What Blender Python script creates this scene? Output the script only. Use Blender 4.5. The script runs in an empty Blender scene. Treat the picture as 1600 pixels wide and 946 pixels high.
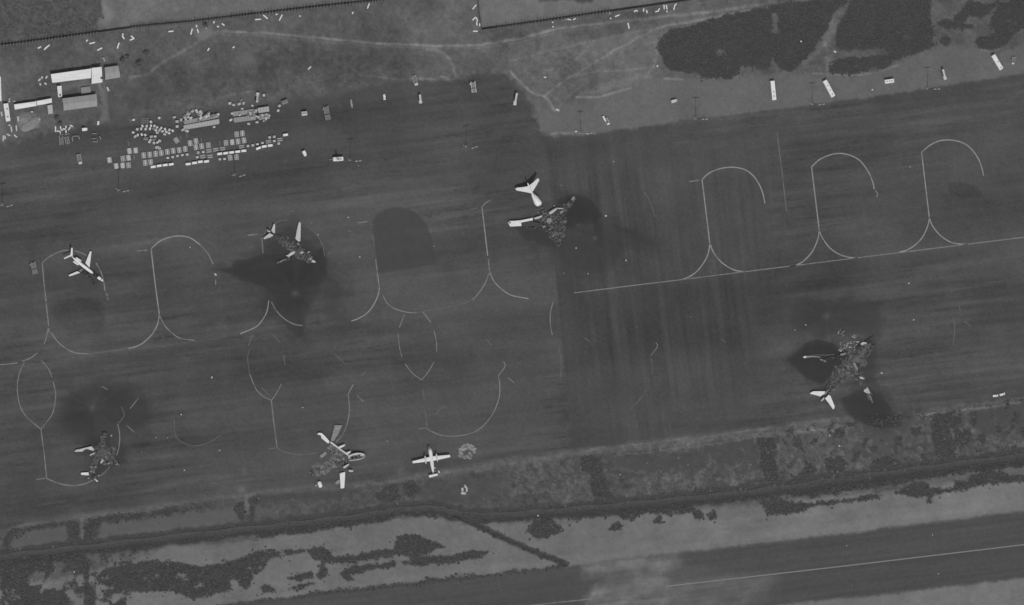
import bpy, bmesh, math, random
import numpy as np
from mathutils import Vector, Matrix

# ---------------------------------------------------------------- camera, world, sun, exposure
scene = bpy.context.scene
col = scene.collection
IW, IH = 1600.0, 946.0            # size of the survey frame, about half a metre per unit on the ground
D_CAM = 10000.0                   # distance of the camera (very long lens, seen from far above)
OFF_NADIR = math.atan(0.25)       # the view leans a little: tall things lean to the right
_dir = np.array([-0.99, 0.14]); _dir /= np.linalg.norm(_dir)
CAM = np.array([_dir[0]*math.sin(OFF_NADIR)*D_CAM, _dir[1]*math.sin(OFF_NADIR)*D_CAM, math.cos(OFF_NADIR)*D_CAM])
FWD = -CAM/np.linalg.norm(CAM)
_up = np.array([0, 1.0, 0]); _up = _up-_up.dot(FWD)*FWD; UPV = _up/np.linalg.norm(_up)
RGT = np.cross(FWD, UPV)
MPP = 0.5                          # metres per unit across the view axis
cam_d = bpy.data.cameras.new('camera')
cam_d.sensor_fit = 'HORIZONTAL'; cam_d.sensor_width = 36.0
cam_d.lens = 36.0*D_CAM/(IW*MPP)
cam_d.clip_start = 100.0; cam_d.clip_end = 60000.0
cam = bpy.data.objects.new('camera', cam_d); col.objects.link(cam)
cam.matrix_world = Matrix(((RGT[0], UPV[0], -FWD[0], CAM[0]), (RGT[1], UPV[1], -FWD[1], CAM[1]),
                           (RGT[2], UPV[2], -FWD[2], CAM[2]), (0, 0, 0, 1)))
scene.camera = cam

SUN_EL = math.radians(59.5)
world = bpy.data.worlds.new('World'); scene.world = world; world.use_nodes = True
nt = world.node_tree; nt.nodes.clear()
sky = nt.nodes.new('ShaderNodeTexSky'); sky.sky_type = 'NISHITA'; sky.sun_disc = False
sky.sun_elevation = SUN_EL; sky.sun_rotation = math.pi
bw = nt.nodes.new('ShaderNodeRGBToBW')       # a panchromatic picture: the sky has no hue
bg = nt.nodes.new('ShaderNodeBackground'); bg.inputs['Strength'].default_value = 0.15
wo = nt.nodes.new('ShaderNodeOutputWorld')
nt.links.new(sky.outputs[0], bw.inputs[0]); nt.links.new(bw.outputs[0], bg.inputs[0]); nt.links.new(bg.outputs[0], wo.inputs[0])
sun_d = bpy.data.lights.new('sun', 'SUN'); sun_d.energy = 2.0; sun_d.angle = math.radians(0.53); sun_d.color = (1, 1, 1)
sun = bpy.data.objects.new('sun', sun_d); col.objects.link(sun)
sun.rotation_euler = (math.pi/2-SUN_EL, 0, 0); sun.location = (0, -300, 600)
vs = scene.view_settings
vs.view_transform = 'Standard'; vs.look = 'None'; vs.exposure = 0.0; vs.gamma = 1.0; vs.use_curve_mapping = False

scene.cycles.filter_width = 1.6

# ---------------------------------------------------------------- where a survey mark lies on the ground
def W(u, v, z=0.0):
    u = np.asarray(u, float); v = np.asarray(v, float); z = np.asarray(z, float)
    x = (u-IW/2)*MPP; y = (IH/2-v)*MPP
    d = [FWD[i]*D_CAM+RGT[i]*x+UPV[i]*y for i in range(3)]
    t = (z-CAM[2])/d[2]
    return CAM[0]+t*d[0], CAM[1]+t*d[1]
def P(u, v, z=0.0):
    x, y = W(u, v, z); return Vector((float(x), float(y), float(z)))
def heading(u, v, du, dv):
    a = P(u, v); b = P(u+du, v+dv); return math.atan2(b.y-a.y, b.x-a.x)
K_ALB = 1.0/1.04
def lin(g):
    c = np.asarray(g, float)/255.0
    return np.where(c <= 0.04045, c/12.92, ((c+0.055)/1.055)**2.4)*K_ALB

# ---------------------------------------------------------------- value noise and outlines (numpy)
def _h(ix, iy, s):
    with np.errstate(over='ignore'):
        n = (ix.astype(np.int64)*374761393 + iy.astype(np.int64)*668265263 + s*1274126177) & 0xffffffff
        n = ((n ^ (n >> 13))*1274126177) & 0xffffffff
        n = ((n ^ (n >> 16))*2246822519) & 0xffffffff
        return ((n ^ (n >> 15)) & 0xffffff)/float(0xffffff)
def vn(x, y, s=0):
    ix = np.floor(x); iy = np.floor(y); fx = x-ix; fy = y-iy
    fx = fx*fx*fx*(fx*(fx*6-15)+10); fy = fy*fy*fy*(fy*(fy*6-15)+10)
    a = _h(ix, iy, s); b = _h(ix+1, iy, s); c = _h(ix, iy+1, s); d = _h(ix+1, iy+1, s)
    return (a+(b-a)*fx+(c-a)*fy+(a-b-c+d)*fx*fy)*2-1
def fbm(x, y, s=0, o=4, gain=0.55):
    t = 0; a = 1; n = 0
    for i in range(o):
        c, k = math.cos(0.7*i), math.sin(0.7*i)
        t = t+a*vn((x*c-y*k)*2**i+17.3*i, (x*k+y*c)*2**i-9.1*i, s+i*13); n += a; a *= gain
    return t/n
def sst(e0, e1, x):
    t = np.clip((x-e0)/(e1-e0), 0, 1); return t*t*(3-2*t)
def sdf(poly, U, V, margin=60):
    """signed distance to an outline, negative inside"""
    p = np.array(poly, float); out = np.full(U.shape, 1e3)
    m = (U > p[:, 0].min()-margin) & (U < p[:, 0].max()+margin) & (V > p[:, 1].min()-margin) & (V < p[:, 1].max()+margin)
    if not m.any(): return out
    x = U[m]; y = V[m]; d = np.full(x.shape, 1e9); ins = np.zeros(x.shape, bool)
    for i in range(len(p)):
        ax, ay = p[i]; bx, by = p[(i+1) % len(p)]
        ex, ey = bx-ax, by-ay
        t = np.clip(((x-ax)*ex+(y-ay)*ey)/(ex*ex+ey*ey+1e-9), 0, 1)
        d = np.minimum(d, (x-ax-t*ex)**2+(y-ay-t*ey)**2)
        c = ((ay > y) != (by > y))
        if ey != 0: ins ^= c & (x < ex*(y-ay)/ey+ax)
    d = np.sqrt(d); out[m] = np.where(ins, -d, d); return out
def ldist(pts, U, V, margin=60):
    """distance to a polyline"""
    p = np.array(pts, float); out = np.full(U.shape, 1e3)
    m = (U > p[:, 0].min()-margin) & (U < p[:, 0].max()+margin) & (V > p[:, 1].min()-margin) & (V < p[:, 1].max()+margin)
    if not m.any(): return out
    x = U[m]; y = V[m]; d = np.full(x.shape, 1e9)
    for i in range(len(p)-1):
        ax, ay = p[i]; bx, by = p[i+1]; ex, ey = bx-ax, by-ay
        t = np.clip(((x-ax)*ex+(y-ay)*ey)/(ex*ex+ey*ey+1e-9), 0, 1)
        d = np.minimum(d, (x-ax-t*ex)**2+(y-ay-t*ey)**2)
    out[m] = np.sqrt(d); return out
def smooth(pts, n=6):
    """Catmull-Rom through the marks"""
    p = [np.array(q, float) for q in pts]
    if len(p) < 3: return [tuple(q) for q in p]
    p = [2*p[0]-p[1]]+p+[2*p[-1]-p[-2]]; out = []
    for i in range(1, len(p)-2):
        for k in range(n):
            t = k/n
            out.append(tuple(0.5*((2*p[i])+(-p[i-1]+p[i+1])*t+(2*p[i-1]-5*p[i]+4*p[i+1]-p[i+2])*t*t+(-p[i-1]+3*p[i]-3*p[i+1]+p[i+2])*t**3)))
    out.append(tuple(p[-2])); return out

# ---------------------------------------------------------------- materials (all procedural)
MATS = {}
def mat(name, gray, var=0.12, scale=0.6, rough=0.75, stretch=(1, 1, 1), spec=0.3, bump=0.0):
    """plain grey surface with uneven tone; gray is the tone in the picture (0 to 255)"""
    if name in MATS: return MATS[name]
    m = bpy.data.materials.new(name); m.use_nodes = True; n = m.node_tree.nodes; l = m.node_tree.links
    b = n['Principled BSDF']; b.inputs['Roughness'].default_value = rough; b.inputs['Specular IOR Level'].default_value = spec
    tc = n.new('ShaderNodeNewGeometry'); mp = n.new('ShaderNodeMapping'); mp.inputs['Scale'].default_value = stretch
    l.new(tc.outputs['Position'], mp.inputs['Vector'])
    nz = n.new('ShaderNodeTexNoise'); nz.inputs['Scale'].default_value = scale; nz.inputs['Detail'].default_value = 5; nz.inputs['Roughness'].default_value = 0.65
    l.new(mp.outputs[0], nz.inputs['Vector'])
    r = n.new('ShaderNodeMapRange'); g = float(lin(gray))
    r.inputs['From Min'].default_value = 0.25; r.inputs['From Max'].default_value = 0.75
    r.inputs['To Min'].default_value = g*(1-var); r.inputs['To Max'].default_value = g*(1+var)
    l.new(nz.outputs['Fac'], r.inputs['Value']); l.new(r.outputs[0], b.inputs['Base Color'])
    if bump:
        bp = n.new('ShaderNodeBump'); bp.inputs['Strength'].default_value = bump; bp.inputs['Distance'].default_value = 0.3
        l.new(nz.outputs['Fac'], bp.inputs['Height']); l.new(bp.outputs[0], b.inputs['Normal'])
    MATS[name] = m; return m
def tone_mat(name, amp1, sc1, amp2, sc2, rough=0.9, spec=0.15, bump=0.0, bsc=1.0, bdist=0.3):
    """surface whose tone comes from the 'tone' attribute of its mesh, with fine grain on top"""
    m = bpy.data.materials.new(name); m.use_nodes = True; n = m.node_tree.nodes; l = m.node_tree.links
    b = n['Principled BSDF']; b.inputs['Roughness'].default_value = rough; b.inputs['Specular IOR Level'].default_value = spec
    at = n.new('ShaderNodeAttribute'); at.attribute_name = 'tone'
    ge = n.new('ShaderNodeNewGeometry'); cur = at.outputs['Fac']
    for a, s in ((amp1, sc1), (amp2, sc2)):
        nz = n.new('ShaderNodeTexNoise'); nz.inputs['Scale'].default_value = s; nz.inputs['Detail'].default_value = 4; nz.inputs['Roughness'].default_value = 0.7
        l.new(ge.outputs['Position'], nz.inputs['Vector'])
        r = n.new('ShaderNodeMapRange'); r.inputs['From Min'].default_value = 0.25; r.inputs['From Max'].default_value = 0.75
        r.inputs['To Min'].default_value = 1-a; r.inputs['To Max'].default_value = 1+a
        l.new(nz.outputs['Fac'], r.inputs['Value'])
        mu = n.new('ShaderNodeMath'); mu.operation = 'MULTIPLY'; l.new(cur, mu.inputs[0]); l.new(r.outputs[0], mu.inputs[1]); cur = mu.outputs[0]
    l.new(cur, b.inputs['Base Color'])
    if bump:
        nz = n.new('ShaderNodeTexNoise'); nz.inputs['Scale'].default_value = bsc; nz.inputs['Detail'].default_value = 6
        l.new(ge.outputs['Position'], nz.inputs['Vector'])
        bp = n.new('ShaderNodeBump'); bp.inputs['Strength'].default_value = bump; bp.inputs['Distance'].default_value = bdist
        l.new(nz.outputs['Fac'], bp.inputs['Height']); l.new(bp.outputs[0], b.inputs['Normal'])
    MATS[name] = m; return m

# ---------------------------------------------------------------- objects
def tag(o, label=None, cat=None, group=None, kind=None):
    if label: o['label'] = label
    if cat: o['category'] = cat
    if group: o['group'] = group
    if kind: o['kind'] = kind
    return o
def link(name, me, m=None, parent=None):
    if m is not None and len(me.materials) == 0: me.materials.append(m)
    o = bpy.data.objects.new(name, me); col.objects.link(o)
    if parent is not None: o.parent = parent
    return o
def empty(name, loc, rz=0.0):
    o = bpy.data.objects.new(name, None); col.objects.link(o); o.location = loc; o.rotation_euler = (0, 0, rz)
    o.empty_display_size = 0.5; return o
def np_mesh(name, verts, faces, tone=None, smooth_shade=False):
    """mesh from arrays; faces all of the same number of corners"""
    verts = np.asarray(verts, np.float32); faces = np.asarray(faces, np.int32)
    me = bpy.data.meshes.new(name); k = faces.shape[1]
    me.vertices.add(len(verts)); me.vertices.foreach_set('co', verts.ravel())
    me.loops.add(faces.size); me.loops.foreach_set('vertex_index', faces.ravel())
    me.polygons.add(len(faces)); me.polygons.foreach_set('loop_start', np.arange(0, faces.size, k, dtype=np.int32))
    if smooth_shade: me.polygons.foreach_set('use_smooth', np.ones(len(faces), bool))
    if tone is not None:
        a = me.attributes.new('tone', 'FLOAT', 'POINT'); a.data.foreach_set('value', np.asarray(tone, np.float32))
    me.update(calc_edges=True); return me
class MB:
    """collects solid shapes in local coordinates and makes one mesh of them"""
    def __init__(s): s.v = []; s.f = []
    def _add(s, vs_, fs_):
        o = len(s.v); s.v += [tuple(q) for q in vs_]; s.f += [tuple(i+o for i in f) for f in fs_]; return s
    def box(s, c, d, rz=0.0, rx=0.0, ry=0.0):
        M = Matrix.Translation(c) @ Matrix.Rotation(rz, 4, 'Z') @ Matrix.Rotation(ry, 4, 'Y') @ Matrix.Rotation(rx, 4, 'X')
        x, y, z = d[0]/2, d[1]/2, d[2]/2
        q = [M @ Vector(p) for p in ((-x, -y, -z), (x, -y, -z), (x, y, -z), (-x, y, -z), (-x, -y, z), (x, -y, z), (x, y, z), (-x, y, z))]
        return s._add(q, [(0, 3, 2, 1), (4, 5, 6, 7), (0, 1, 5, 4), (1, 2, 6, 5), (2, 3, 7, 6), (3, 0, 4, 7)])
    def rbox(s, c, d, r=0.2, rz=0.0):
        """box with chamfered top edges and upright corners"""
        x, y, z = d[0]/2, d[1]/2, d[2]/2; r = min(r, x*0.9, y*0.9, d[2]*0.45)
        def ring(ix, iy, zz):
            a = [(-ix+r, -iy), (ix-r, -iy), (ix, -iy+r), (ix, iy-r), (ix-r, iy), (-ix+r, iy), (-ix, iy-r), (-ix, -iy+r)]
            return [Vector((p[0], p[1], zz)) for p in a]
        M = Matrix.Translation(c) @ Matrix.Rotation(rz, 4, 'Z')
        R = [ring(x, y, -z), ring(x, y, z-r), ring(x-r*0.6, y-r*0.6, z)]
        q = [M @ p for k in R for p in k]; f = [tuple(range(7, -1, -1)), tuple(range(16, 24))]
        for k in range(2):
            for i in range(8): j = (i+1) % 8; f.append((k*8+i, k*8+j, (k+1)*8+j, (k+1)*8+i))
        return s._add(q, f)
    def tube(s, a, b, r0, r1=None, n=8):
        a = Vector(a); b = Vector(b); r1 = r0 if r1 is None else r1; d = (b-a).normalized()
        t = Vector((0, 0, 1)) if abs(d.z) < 0.9 else Vector((1, 0, 0)); e = d.cross(t).normalized(); g = d.cross(e)
        q = []
        for c, r in ((a, r0), (b, r1)):
            for i in range(n):
                w = 2*math.pi*i/n; q.append(c+e*(r*math.cos(w))+g*(r*math.sin(w)))
        f = [tuple(range(n)), tuple(range(2*n-1, n-1, -1))]
        for i in range(n): j = (i+1) % n; f.append((i, i+n, j+n, j))
        return s._add(q, f)
    def loft(s, st, n=14, cap=True):
        """stations (x, y, z, half width, half height) along a body"""
        q = []
        for (x, y, z, a, b) in st:
            for i in range(n):
                w = 2*math.pi*i/n; q.append((x, y+a*math.cos(w), z+b*math.sin(w)))
        f = []
        for k in range(len(st)-1):
            for i in range(n): j = (i+1) % n; f.append((k*n+i, (k+1)*n+i, (k+1)*n+j, k*n+j))
        if cap: f += [tuple(range(n)), tuple(range(len(q)-1, len(q)-n-1, -1))]
        return s._add(q, f)
    def prism(s, pts, z0, z1, inset=0.0):
        """upright slab over an outline"""
        n = len(pts); ar = sum(pts[i][0]*pts[(i+1) % n][1]-pts[(i+1) % n][0]*pts[i][1] for i in range(n))
        if ar < 0: pts = pts[::-1]
        cx = sum(p[0] for p in pts)/n; cy = sum(p[1] for p in pts)/n
        def zz(z, i): return z[i] if isinstance(z, (list, tuple)) else z
        q = [(p[0], p[1], zz(z0, i)) for i, p in enumerate(pts)]+[(p[0]+(cx-p[0])*inset, p[1]+(cy-p[1])*inset, zz(z1, i)) for i, p in enumerate(pts)]
        f = [tuple(range(n-1, -1, -1)), tuple(range(n, 2*n))]
        for i in range(n): j = (i+1) % n; f.append((i, j, j+n, i+n))
        return s._add(q, f)
    def foil(s, root_le, root_te, tip_le, tip_te, th0, th1):
        """wing panel with a rounded nose, a thick middle and a thin trailing edge"""
        q = []
        sec = [(0, 0), (0.04, 0.55), (0.3, 1.0), (0.65, 0.7), (1, 0.06), (0.65, -0.35), (0.3, -0.55), (0.04, -0.35)]
        for le, te, th in ((root_le, root_te, th0), (tip_le, tip_te, th1)):
            le = Vector(le); te = Vector(te)
            for c, h in sec:
                p = le.lerp(te, c); q.append((p.x, p.y, p.z+h*th*0.5))
        n = 8; f = [tuple(range(n)), tuple(range(2*n-1, n-1, -1))]
        for i in range(n): j = (i+1) % n; f.append((i, i+n, j+n, j))
        return s._add(q, f)
    def mesh(s, name):
        me = bpy.data.meshes.new(name); me.from_pydata(s.v, [], s.f); me.update()
        bm = bmesh.new(); bm.from_mesh(me); bmesh.ops.recalc_face_normals(bm, faces=bm.faces); bm.to_mesh(me); bm.free()
        return me
    def build(s, name, m, parent=None, smooth_shade=False):
        me = s.mesh(name)
        if smooth_shade:
            for p in me.polygons: p.use_smooth = True
        return link(name, me, m, parent)
def copy_tree(o, parent=None):
    c = o.copy(); col.objects.link(c); c.parent = parent
    for ch in o.children: copy_tree(ch, c)
    return c
ORD = ['first', 'second', 'third', 'fourth', 'fifth', 'sixth', 'seventh', 'eighth', 'ninth', 'tenth', 'eleventh', 'twelfth',
       'thirteenth', 'fourteenth', 'fifteenth', 'sixteenth', 'seventeenth', 'eighteenth', 'nineteenth', 'twentieth']
def ordn(i, n=None):
    if n is not None and n > 1 and i == n-1: return 'last'
    if i < 20: return ORD[i]
    t, u = divmod(i+1, 10); tens = {2: 'twent', 3: 'thirt', 4: 'fort', 5: 'fift', 6: 'sixt', 7: 'sevent', 8: 'eight', 9: 'ninet'}
    if u == 0: return tens[t]+'ieth'
    return tens[t]+'y-'+ORD[u-1]

# ================================================================ the ground
STEP = 1.8
gu = np.arange(-36, IW+36.1, STEP); gv = np.arange(-36, IH+36.1, STEP)
U, V = np.meshgrid(gu, gv); NV, NU = U.shape
nA = fbm(U/26, V/26, 1, 4); nB = fbm(U/26, V/26, 2, 4); nF = fbm(U/7, V/7, 3, 3); nG = fbm(U/7, V/7, 4, 3)
nL = fbm(U/140, V/140, 5, 4); nM = fbm(U/60, V/60, 6, 4)
nW = np.random.RandomState(4).uniform(-1, 1, U.shape)
Uw = U+nA*5+nF*3; Vw = V+nB*5+nG*3           # ragged edges
Us = U+nA*1.5; Vs = V+nB*1.5
SL = -0.124                                    # the runway direction
c_, s_ = 1/math.hypot(1, SL), SL/math.hypot(1, SL)
S = U*c_+V*s_; T = -U*s_+V*c_                  # along and across the runway
def blob(cx, cy, rx, ry, w=1.0, rot=0.0):
    x = U-cx; y = V-cy; c, s = math.cos(rot), math.sin(rot)
    d = np.sqrt(((x*c+y*s)/rx)**2+((-x*s+y*c)/ry)**2)
    return w*np.exp(-d**2*1.2)

# ---- outlines of the large surfaces
APRON = [(-40, 226), (40, 214), (95, 200), (165, 190), (190, 180), (280, 170), (360, 158), (420, 152), (470, 147), (535, 142), (570, 130), (600, 122),
         (700, 122), (730, 116), (775, 112), (800, 120), (818, 140), (832, 158), (836, 175), (846, 198), (862, 211), (905, 212), (1000, 198), (1200, 173),
         (1400, 147), (1640, 108), (1640, 615), (1600, 622), (1500, 632), (1440, 643), (1300, 655), (1200, 668), (1100, 680), (1000, 692), (900, 704), (800, 715),
         (700, 735), (600, 752), (500, 760), (400, 770), (300, 784), (200, 798), (100, 812), (40, 818), (10, 834), (-40, 846)]
RUNWAY = [(-40, 985), (330, 946), (620, 917), (880, 886), (1000, 871), (1200, 848), (1400, 823), (1640, 794), (1640, 900), (1400, 927), (1220, 946), (960, 982), (900, 990), (-40, 1100)]
EAST = [(852, 213), (1246, 166), (1262, 240), (1250, 440), (1222, 520), (1212, 680), (893, 700), (870, 440)]
LIGHT_STRIP = [(815, 140), (836, 172), (846, 200), (862, 213), (905, 214), (1000, 200), (1200, 175), (1400, 149), (1640, 110), (1640, 40), (1590, 70), (1560, 84), (1530, 76),
               (1480, 72), (1440, 86), (1390, 106), (1310, 118), (1245, 114), (1130, 128), (1060, 122), (1010, 120), (960, 142), (900, 158), (850, 168)]
d_ap = sdf(APRON, Us, Vs, 80); d_rw = sdf(RUNWAY, Us+nF*1.0, Vs+nG*1.2, 80)
d_east = sdf(EAST, U, V, 400)
m_east = sst(2, -2, d_east)*np.where(U > 1050, sst(-4, -90, d_east), 1)
# dark scrub
SCRUB = [
 [(1030, 75), (1034, 58), (1048, 48), (1075, 43), (1105, 33), (1150, 22), (1200, 10), (1260, 2), (1330, -14), (1322, 5), (1300, 25), (1292, 45), (1285, 60), (1272, 76), (1256, 92), (1248, 104),
  (1236, 112), (1222, 110), (1213, 100), (1207, 90), (1202, 104), (1192, 110), (1178, 104), (1162, 106), (1152, 116), (1140, 124), (1118, 122), (1100, 123), (1090, 115), (1062, 113), (1045, 109), (1036, 98)],
 [(1335, -14), (1455, -14), (1457, 15), (1455, 40), (1458, 65), (1466, 72), (1440, 82), (1410, 93), (1385, 103), (1355, 110), (1320, 115), (1297, 113), (1296, 102), (1312, 92), (1345, 88), (1385, 84), (1375, 76), (1320, 78), (1303, 78), (1306, 60), (1312, 40), (1322, 15)],
 [(1500, 15), (1515, 3), (1560, 5), (1548, 22), (1520, 26), (1502, 38), (1490, 42), (1494, 28)], [(1560, 10), (1580, 0), (1645, -5), (1645, 25), (1598, 46), (1582, 58), (1570, 68), (1552, 50), (1545, 38)],
 [(1522, 62), (1540, 55), (1560, 50), (1578, 60), (1572, 70), (1560, 78), (1540, 79), (1528, 73)], [(1466, 62), (1478, 56), (1485, 64), (1480, 72), (1470, 70)], [(1462, 38), (1476, 30), (1500, 38), (1520, 42), (1500, 46), (1475, 46)],
 [(3, 862), (6, 838), (18, 828), (50, 822), (80, 818), (104, 816), (104, 822), (75, 827), (40, 832), (22, 837), (15, 846), (18, 856), (30, 864), (10, 868)],
 [(102, 816), (116, 812), (126, 820), (124, 835), (128, 848), (115, 852), (98, 850), (108, 840), (103, 828)],
 [(132, 822), (140, 812), (160, 810), (180, 806), (200, 806), (230, 801), (262, 797), (268, 803), (262, 806), (235, 806), (205, 811), (185, 816), (160, 818), (155, 830), (152, 842), (140, 848), (130, 845)],
 [(262, 797), (316, 792), (316, 795), (264, 801)], [(364, 790), (380, 784), (386, 800), (380, 818), (372, 808)], [(390, 780), (402, 778), (400, 800), (396, 818), (388, 814)],
 [(205, 880), (240, 874), (280, 880), (330, 885), (370, 875), (400, 862), (402, 885), (380, 890), (375, 905), (350, 910), (345, 920), (325, 935), (300, 938), (270, 925), (240, 926), (215, 925), (190, 920), (165, 915), (150, 905), (165, 890)],
 [(-5, 884), (30, 876), (70, 866), (130, 862), (130, 878), (90, 886), (72, 902), (62, 925), (75, 960), (20, 965), (5, 925)],
 [(55, 936), (75, 918), (95, 922), (110, 938), (108, 990), (50, 990)], [(128, 860), (140, 880), (138, 910), (152, 928), (150, 990), (126, 990), (132, 900)], [(175, 938), (190, 931), (203, 940), (190, 962), (170, 958)],
 [(585, 770), (600, 763), (620, 757), (624, 765), (618, 785), (605, 785), (590, 778)], [(630, 757), (645, 753), (657, 762), (652, 770), (640, 775), (632, 768)],
 [(400, 832), (430, 828), (480, 818), (520, 812), (580, 805), (620, 800), (618, 808), (590, 818), (550, 822), (510, 826), (480, 835), (440, 838), (400, 842)],
 [(400, 862), (430, 862), (460, 858), (480, 856), (500, 853), (515, 862), (522, 870), (560, 868), (590, 862), (615, 855), (618, 840), (635, 833), (655, 838), (665, 845), (685, 850), (695, 854), (675, 862), (650, 872), (625, 870), (600, 872),
  (570, 875), (545, 882), (525, 880), (505, 876), (490, 872), (478, 865), (455, 868), (425, 872), (412, 888), (400, 896), (390, 886)],
 [(532, 895), (540, 887), (565, 885), (600, 880), (640, 875), (660, 868), (690, 868), (730, 863), (765, 860), (762, 868), (740, 872), (715, 878), (690, 882), (660, 884), (620, 882), (610, 888), (590, 888), (570, 894), (545, 897), (556, 907), (540, 908)],
 [(447, 903), (465, 896), (487, 893), (490, 903), (470, 908), (455, 908)], [(495, 899), (505, 880), (513, 890), (512, 903), (500, 906)], [(442, 922), (470, 912), (495, 912), (470, 920)], [(403, 920), (412, 912), (430, 922), (415, 926)],
 [(330, 905), (345, 895), (360, 905), (362, 922), (345, 925)], [(372, 888), (395, 890), (392, 918), (378, 922), (372, 905)], [(655, 800), (680, 802), (685, 808), (670, 811)],
 [(905, 716), (925, 712), (943, 716), (942, 740), (948, 760), (962, 780), (930, 788), (925, 760), (922, 740), (908, 735)], [(1185, 686), (1212, 684), (1214, 720), (1217, 762), (1193, 767), (1190, 730)],
 [(1456, 652), (1482, 648), (1487, 690), (1494, 716), (1460, 722), (1460, 690)], [(1490, 662), (1505, 676), (1520, 672), (1516, 690), (1500, 700), (1490, 694)],
 [(825, 822), (835, 812), (860, 810), (875, 822), (880, 830), (860, 838), (840, 842), (822, 832)], [(880, 815), (905, 805), (960, 800), (1010, 795), (1080, 788), (1085, 800), (1050, 806), (1010, 801), (990, 813), (972, 811), (960, 806), (930, 808), (900, 815)],
 [(952, 827), (965, 812), (974, 822), (960, 832)], [(1022, 817), (1033, 804), (1035, 819)], [(1082, 800), (1092, 797), (1100, 808), (1085, 812)], [(1106, 804), (1115, 798), (1122, 808), (1110, 813)],
 [(1190, 786), (1212, 776), (1240, 784), (1262, 788), (1290, 785), (1310, 782), (1330, 778), (1378, 773), (1360, 780), (1330, 785), (1300, 788), (1270, 792), (1250, 800), (1225, 805), (1196, 806)],
 [(1400, 770), (1415, 760), (1440, 750), (1455, 760), (1475, 765), (1490, 760), (1495, 750), (1515, 755), (1522, 762), (1505, 768), (1480, 768), (1455, 776), (1430, 780), (1410, 776)],
 [(1520, 742), (1545, 735), (1570, 738), (1580, 745), (1610, 740), (1610, 752), (1575, 755), (1545, 756), (1525, 763), (1508, 757)], [(1230, 768), (1300, 760), (1400, 746), (1500, 733), (1610, 720), (1610, 729), (1500, 741), (1400, 757), (1300, 771), (1240, 778)],
 [(1443, 781), (1450, 776), (1455, 782), (1449, 787)], [(1290, 722), (1310, 712), (1325, 722), (1318, 740), (1295, 740)], [(1360, 722), (1385, 714), (1405, 720), (1400, 730), (1370, 732)],
 [(1395, 648), (1410, 650), (1405, 668), (1370, 668), (1352, 660), (1370, 655)], [(1240, 745), (1265, 722), (1275, 735), (1262, 750)],
]
CLEAR = [[(210, 868), (240, 857), (290, 853), (340, 853), (400, 843), (405, 858), (370, 872), (330, 882), (290, 881), (250, 872), (215, 876)], [(42, 905), (58, 892), (70, 896), (68, 912), (46, 916)], [(90, 902), (102, 895), (108, 908), (98, 912)],
         [(118, 900), (128, 898), (130, 915), (122, 918)], [(148, 920), (158, 915), (164, 935), (158, 942), (150, 930)], [(165, 935), (190, 925), (200, 932), (178, 945)], [(118, 940), (130, 935), (130, 960), (118, 960)],
         [(82, 880), (100, 876), (98, 886), (84, 888)], [(1122, 74), (1131, 78), (1133, 83), (1124, 86), (1118, 82)], [(1204, 20), (1216, 22), (1214, 38), (1218, 52), (1207, 52)], [(196, 930), (270, 922), (300, 940), (200, 950)]]
scrub = np.zeros(U.shape)
rag = fbm(U/15, V/15, 31, 6, .72)*6.5; rag2 = fbm(U/5, V/5, 32, 4, .75)
sdm = np.full(U.shape, 99.0)
for q in SCRUB: sdm = np.minimum(sdm, sdf(q, U+nA*2.5, V+nB*2.5, 20)+rag+rag2*2.5)
scrub = sst(1.6, -1.6, sdm); halo = 0.09*sst(12, 0, sdm)*sst(-.1, .3, rag2+.2*nA)
gap = fbm(U/24, V/15, 33, 6, .75); scrub = scrub*(1-0.85*sst(0.30, 0.46, gap+0.10*rag2)*np.where(V < 200, .45, 1))
# the loose mix of bushes and bare patches in the south-west corner
sw = sst(6, -6, sdf([(-40, 870), (130, 858), (260, 850), (230, 880), (205, 925), (190, 990), (-40, 990)], Uw, Vw, 30))
scrub = np.maximum(scrub, sw*sst(-0.05, 0.3, fbm(U/18, V/15, 41, 6, .75)-0.0))
for q in CLEAR: scrub = scrub*(1-sst(1.5, -1.5, sdf(q, U+nA*2.5, V+nB*2.5, 20)+rag*.8+rag2*2))
# verges: dark bushes in clusters along the ditch
DITCH = smooth([(-40, 878), (30, 867), (130, 856), (250, 842), (380, 828), (470, 818), (560, 807), (625, 797), (680, 795), (705, 800), (740, 806), (800, 804), (900, 796), (1000, 787), (1100, 777), (1200, 766), (1300, 752), (1400, 738), (1500, 725), (1640, 708)], 5)
DIAG = smooth([(700, 798), (735, 815), (790, 842), (840, 864), (884, 881)], 4)
d_di = ldist(DITCH, U, V); d_dg = ldist(DIAG, U+nF*1.2, V+nG*1.2)
verge = sst(4, -4, sdf([(-40, 836), (10, 830), (100, 808), (400, 768), (700, 740), (900, 706), (1200, 672), (1640, 620), (1640, 712), (1400, 742), (1200, 770), (1000, 790), (800, 806), (690, 797), (400, 828), (-40, 880)], U, V, 40))
verge_e = verge*sst(880, 960, U)
scrub = np.maximum(scrub, verge_e*sst(24, 6, d_di)*sst(0.05, 0.3, fbm(U/11, V/11, 43, 4)+0.12))
scrub = np.maximum(scrub, verge_e*sst(1180, 1260, U)*sst(0.22, 0.42, fbm(U/13, V/13, 44, 4)+0.06))
scrub = np.maximum(scrub, sst(7, 2, d_dg))
strip = sst(3, -3, sdf([(340, 946), (500, 926), (600, 915), (655, 908), (700, 903), (800, 892), (880, 883), (890, 888), (800, 899), (700, 912), (600, 924), (500, 936), (360, 952)], Uw, Vw, 20))
scrub = np.maximum(scrub, strip*0.9)

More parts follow.
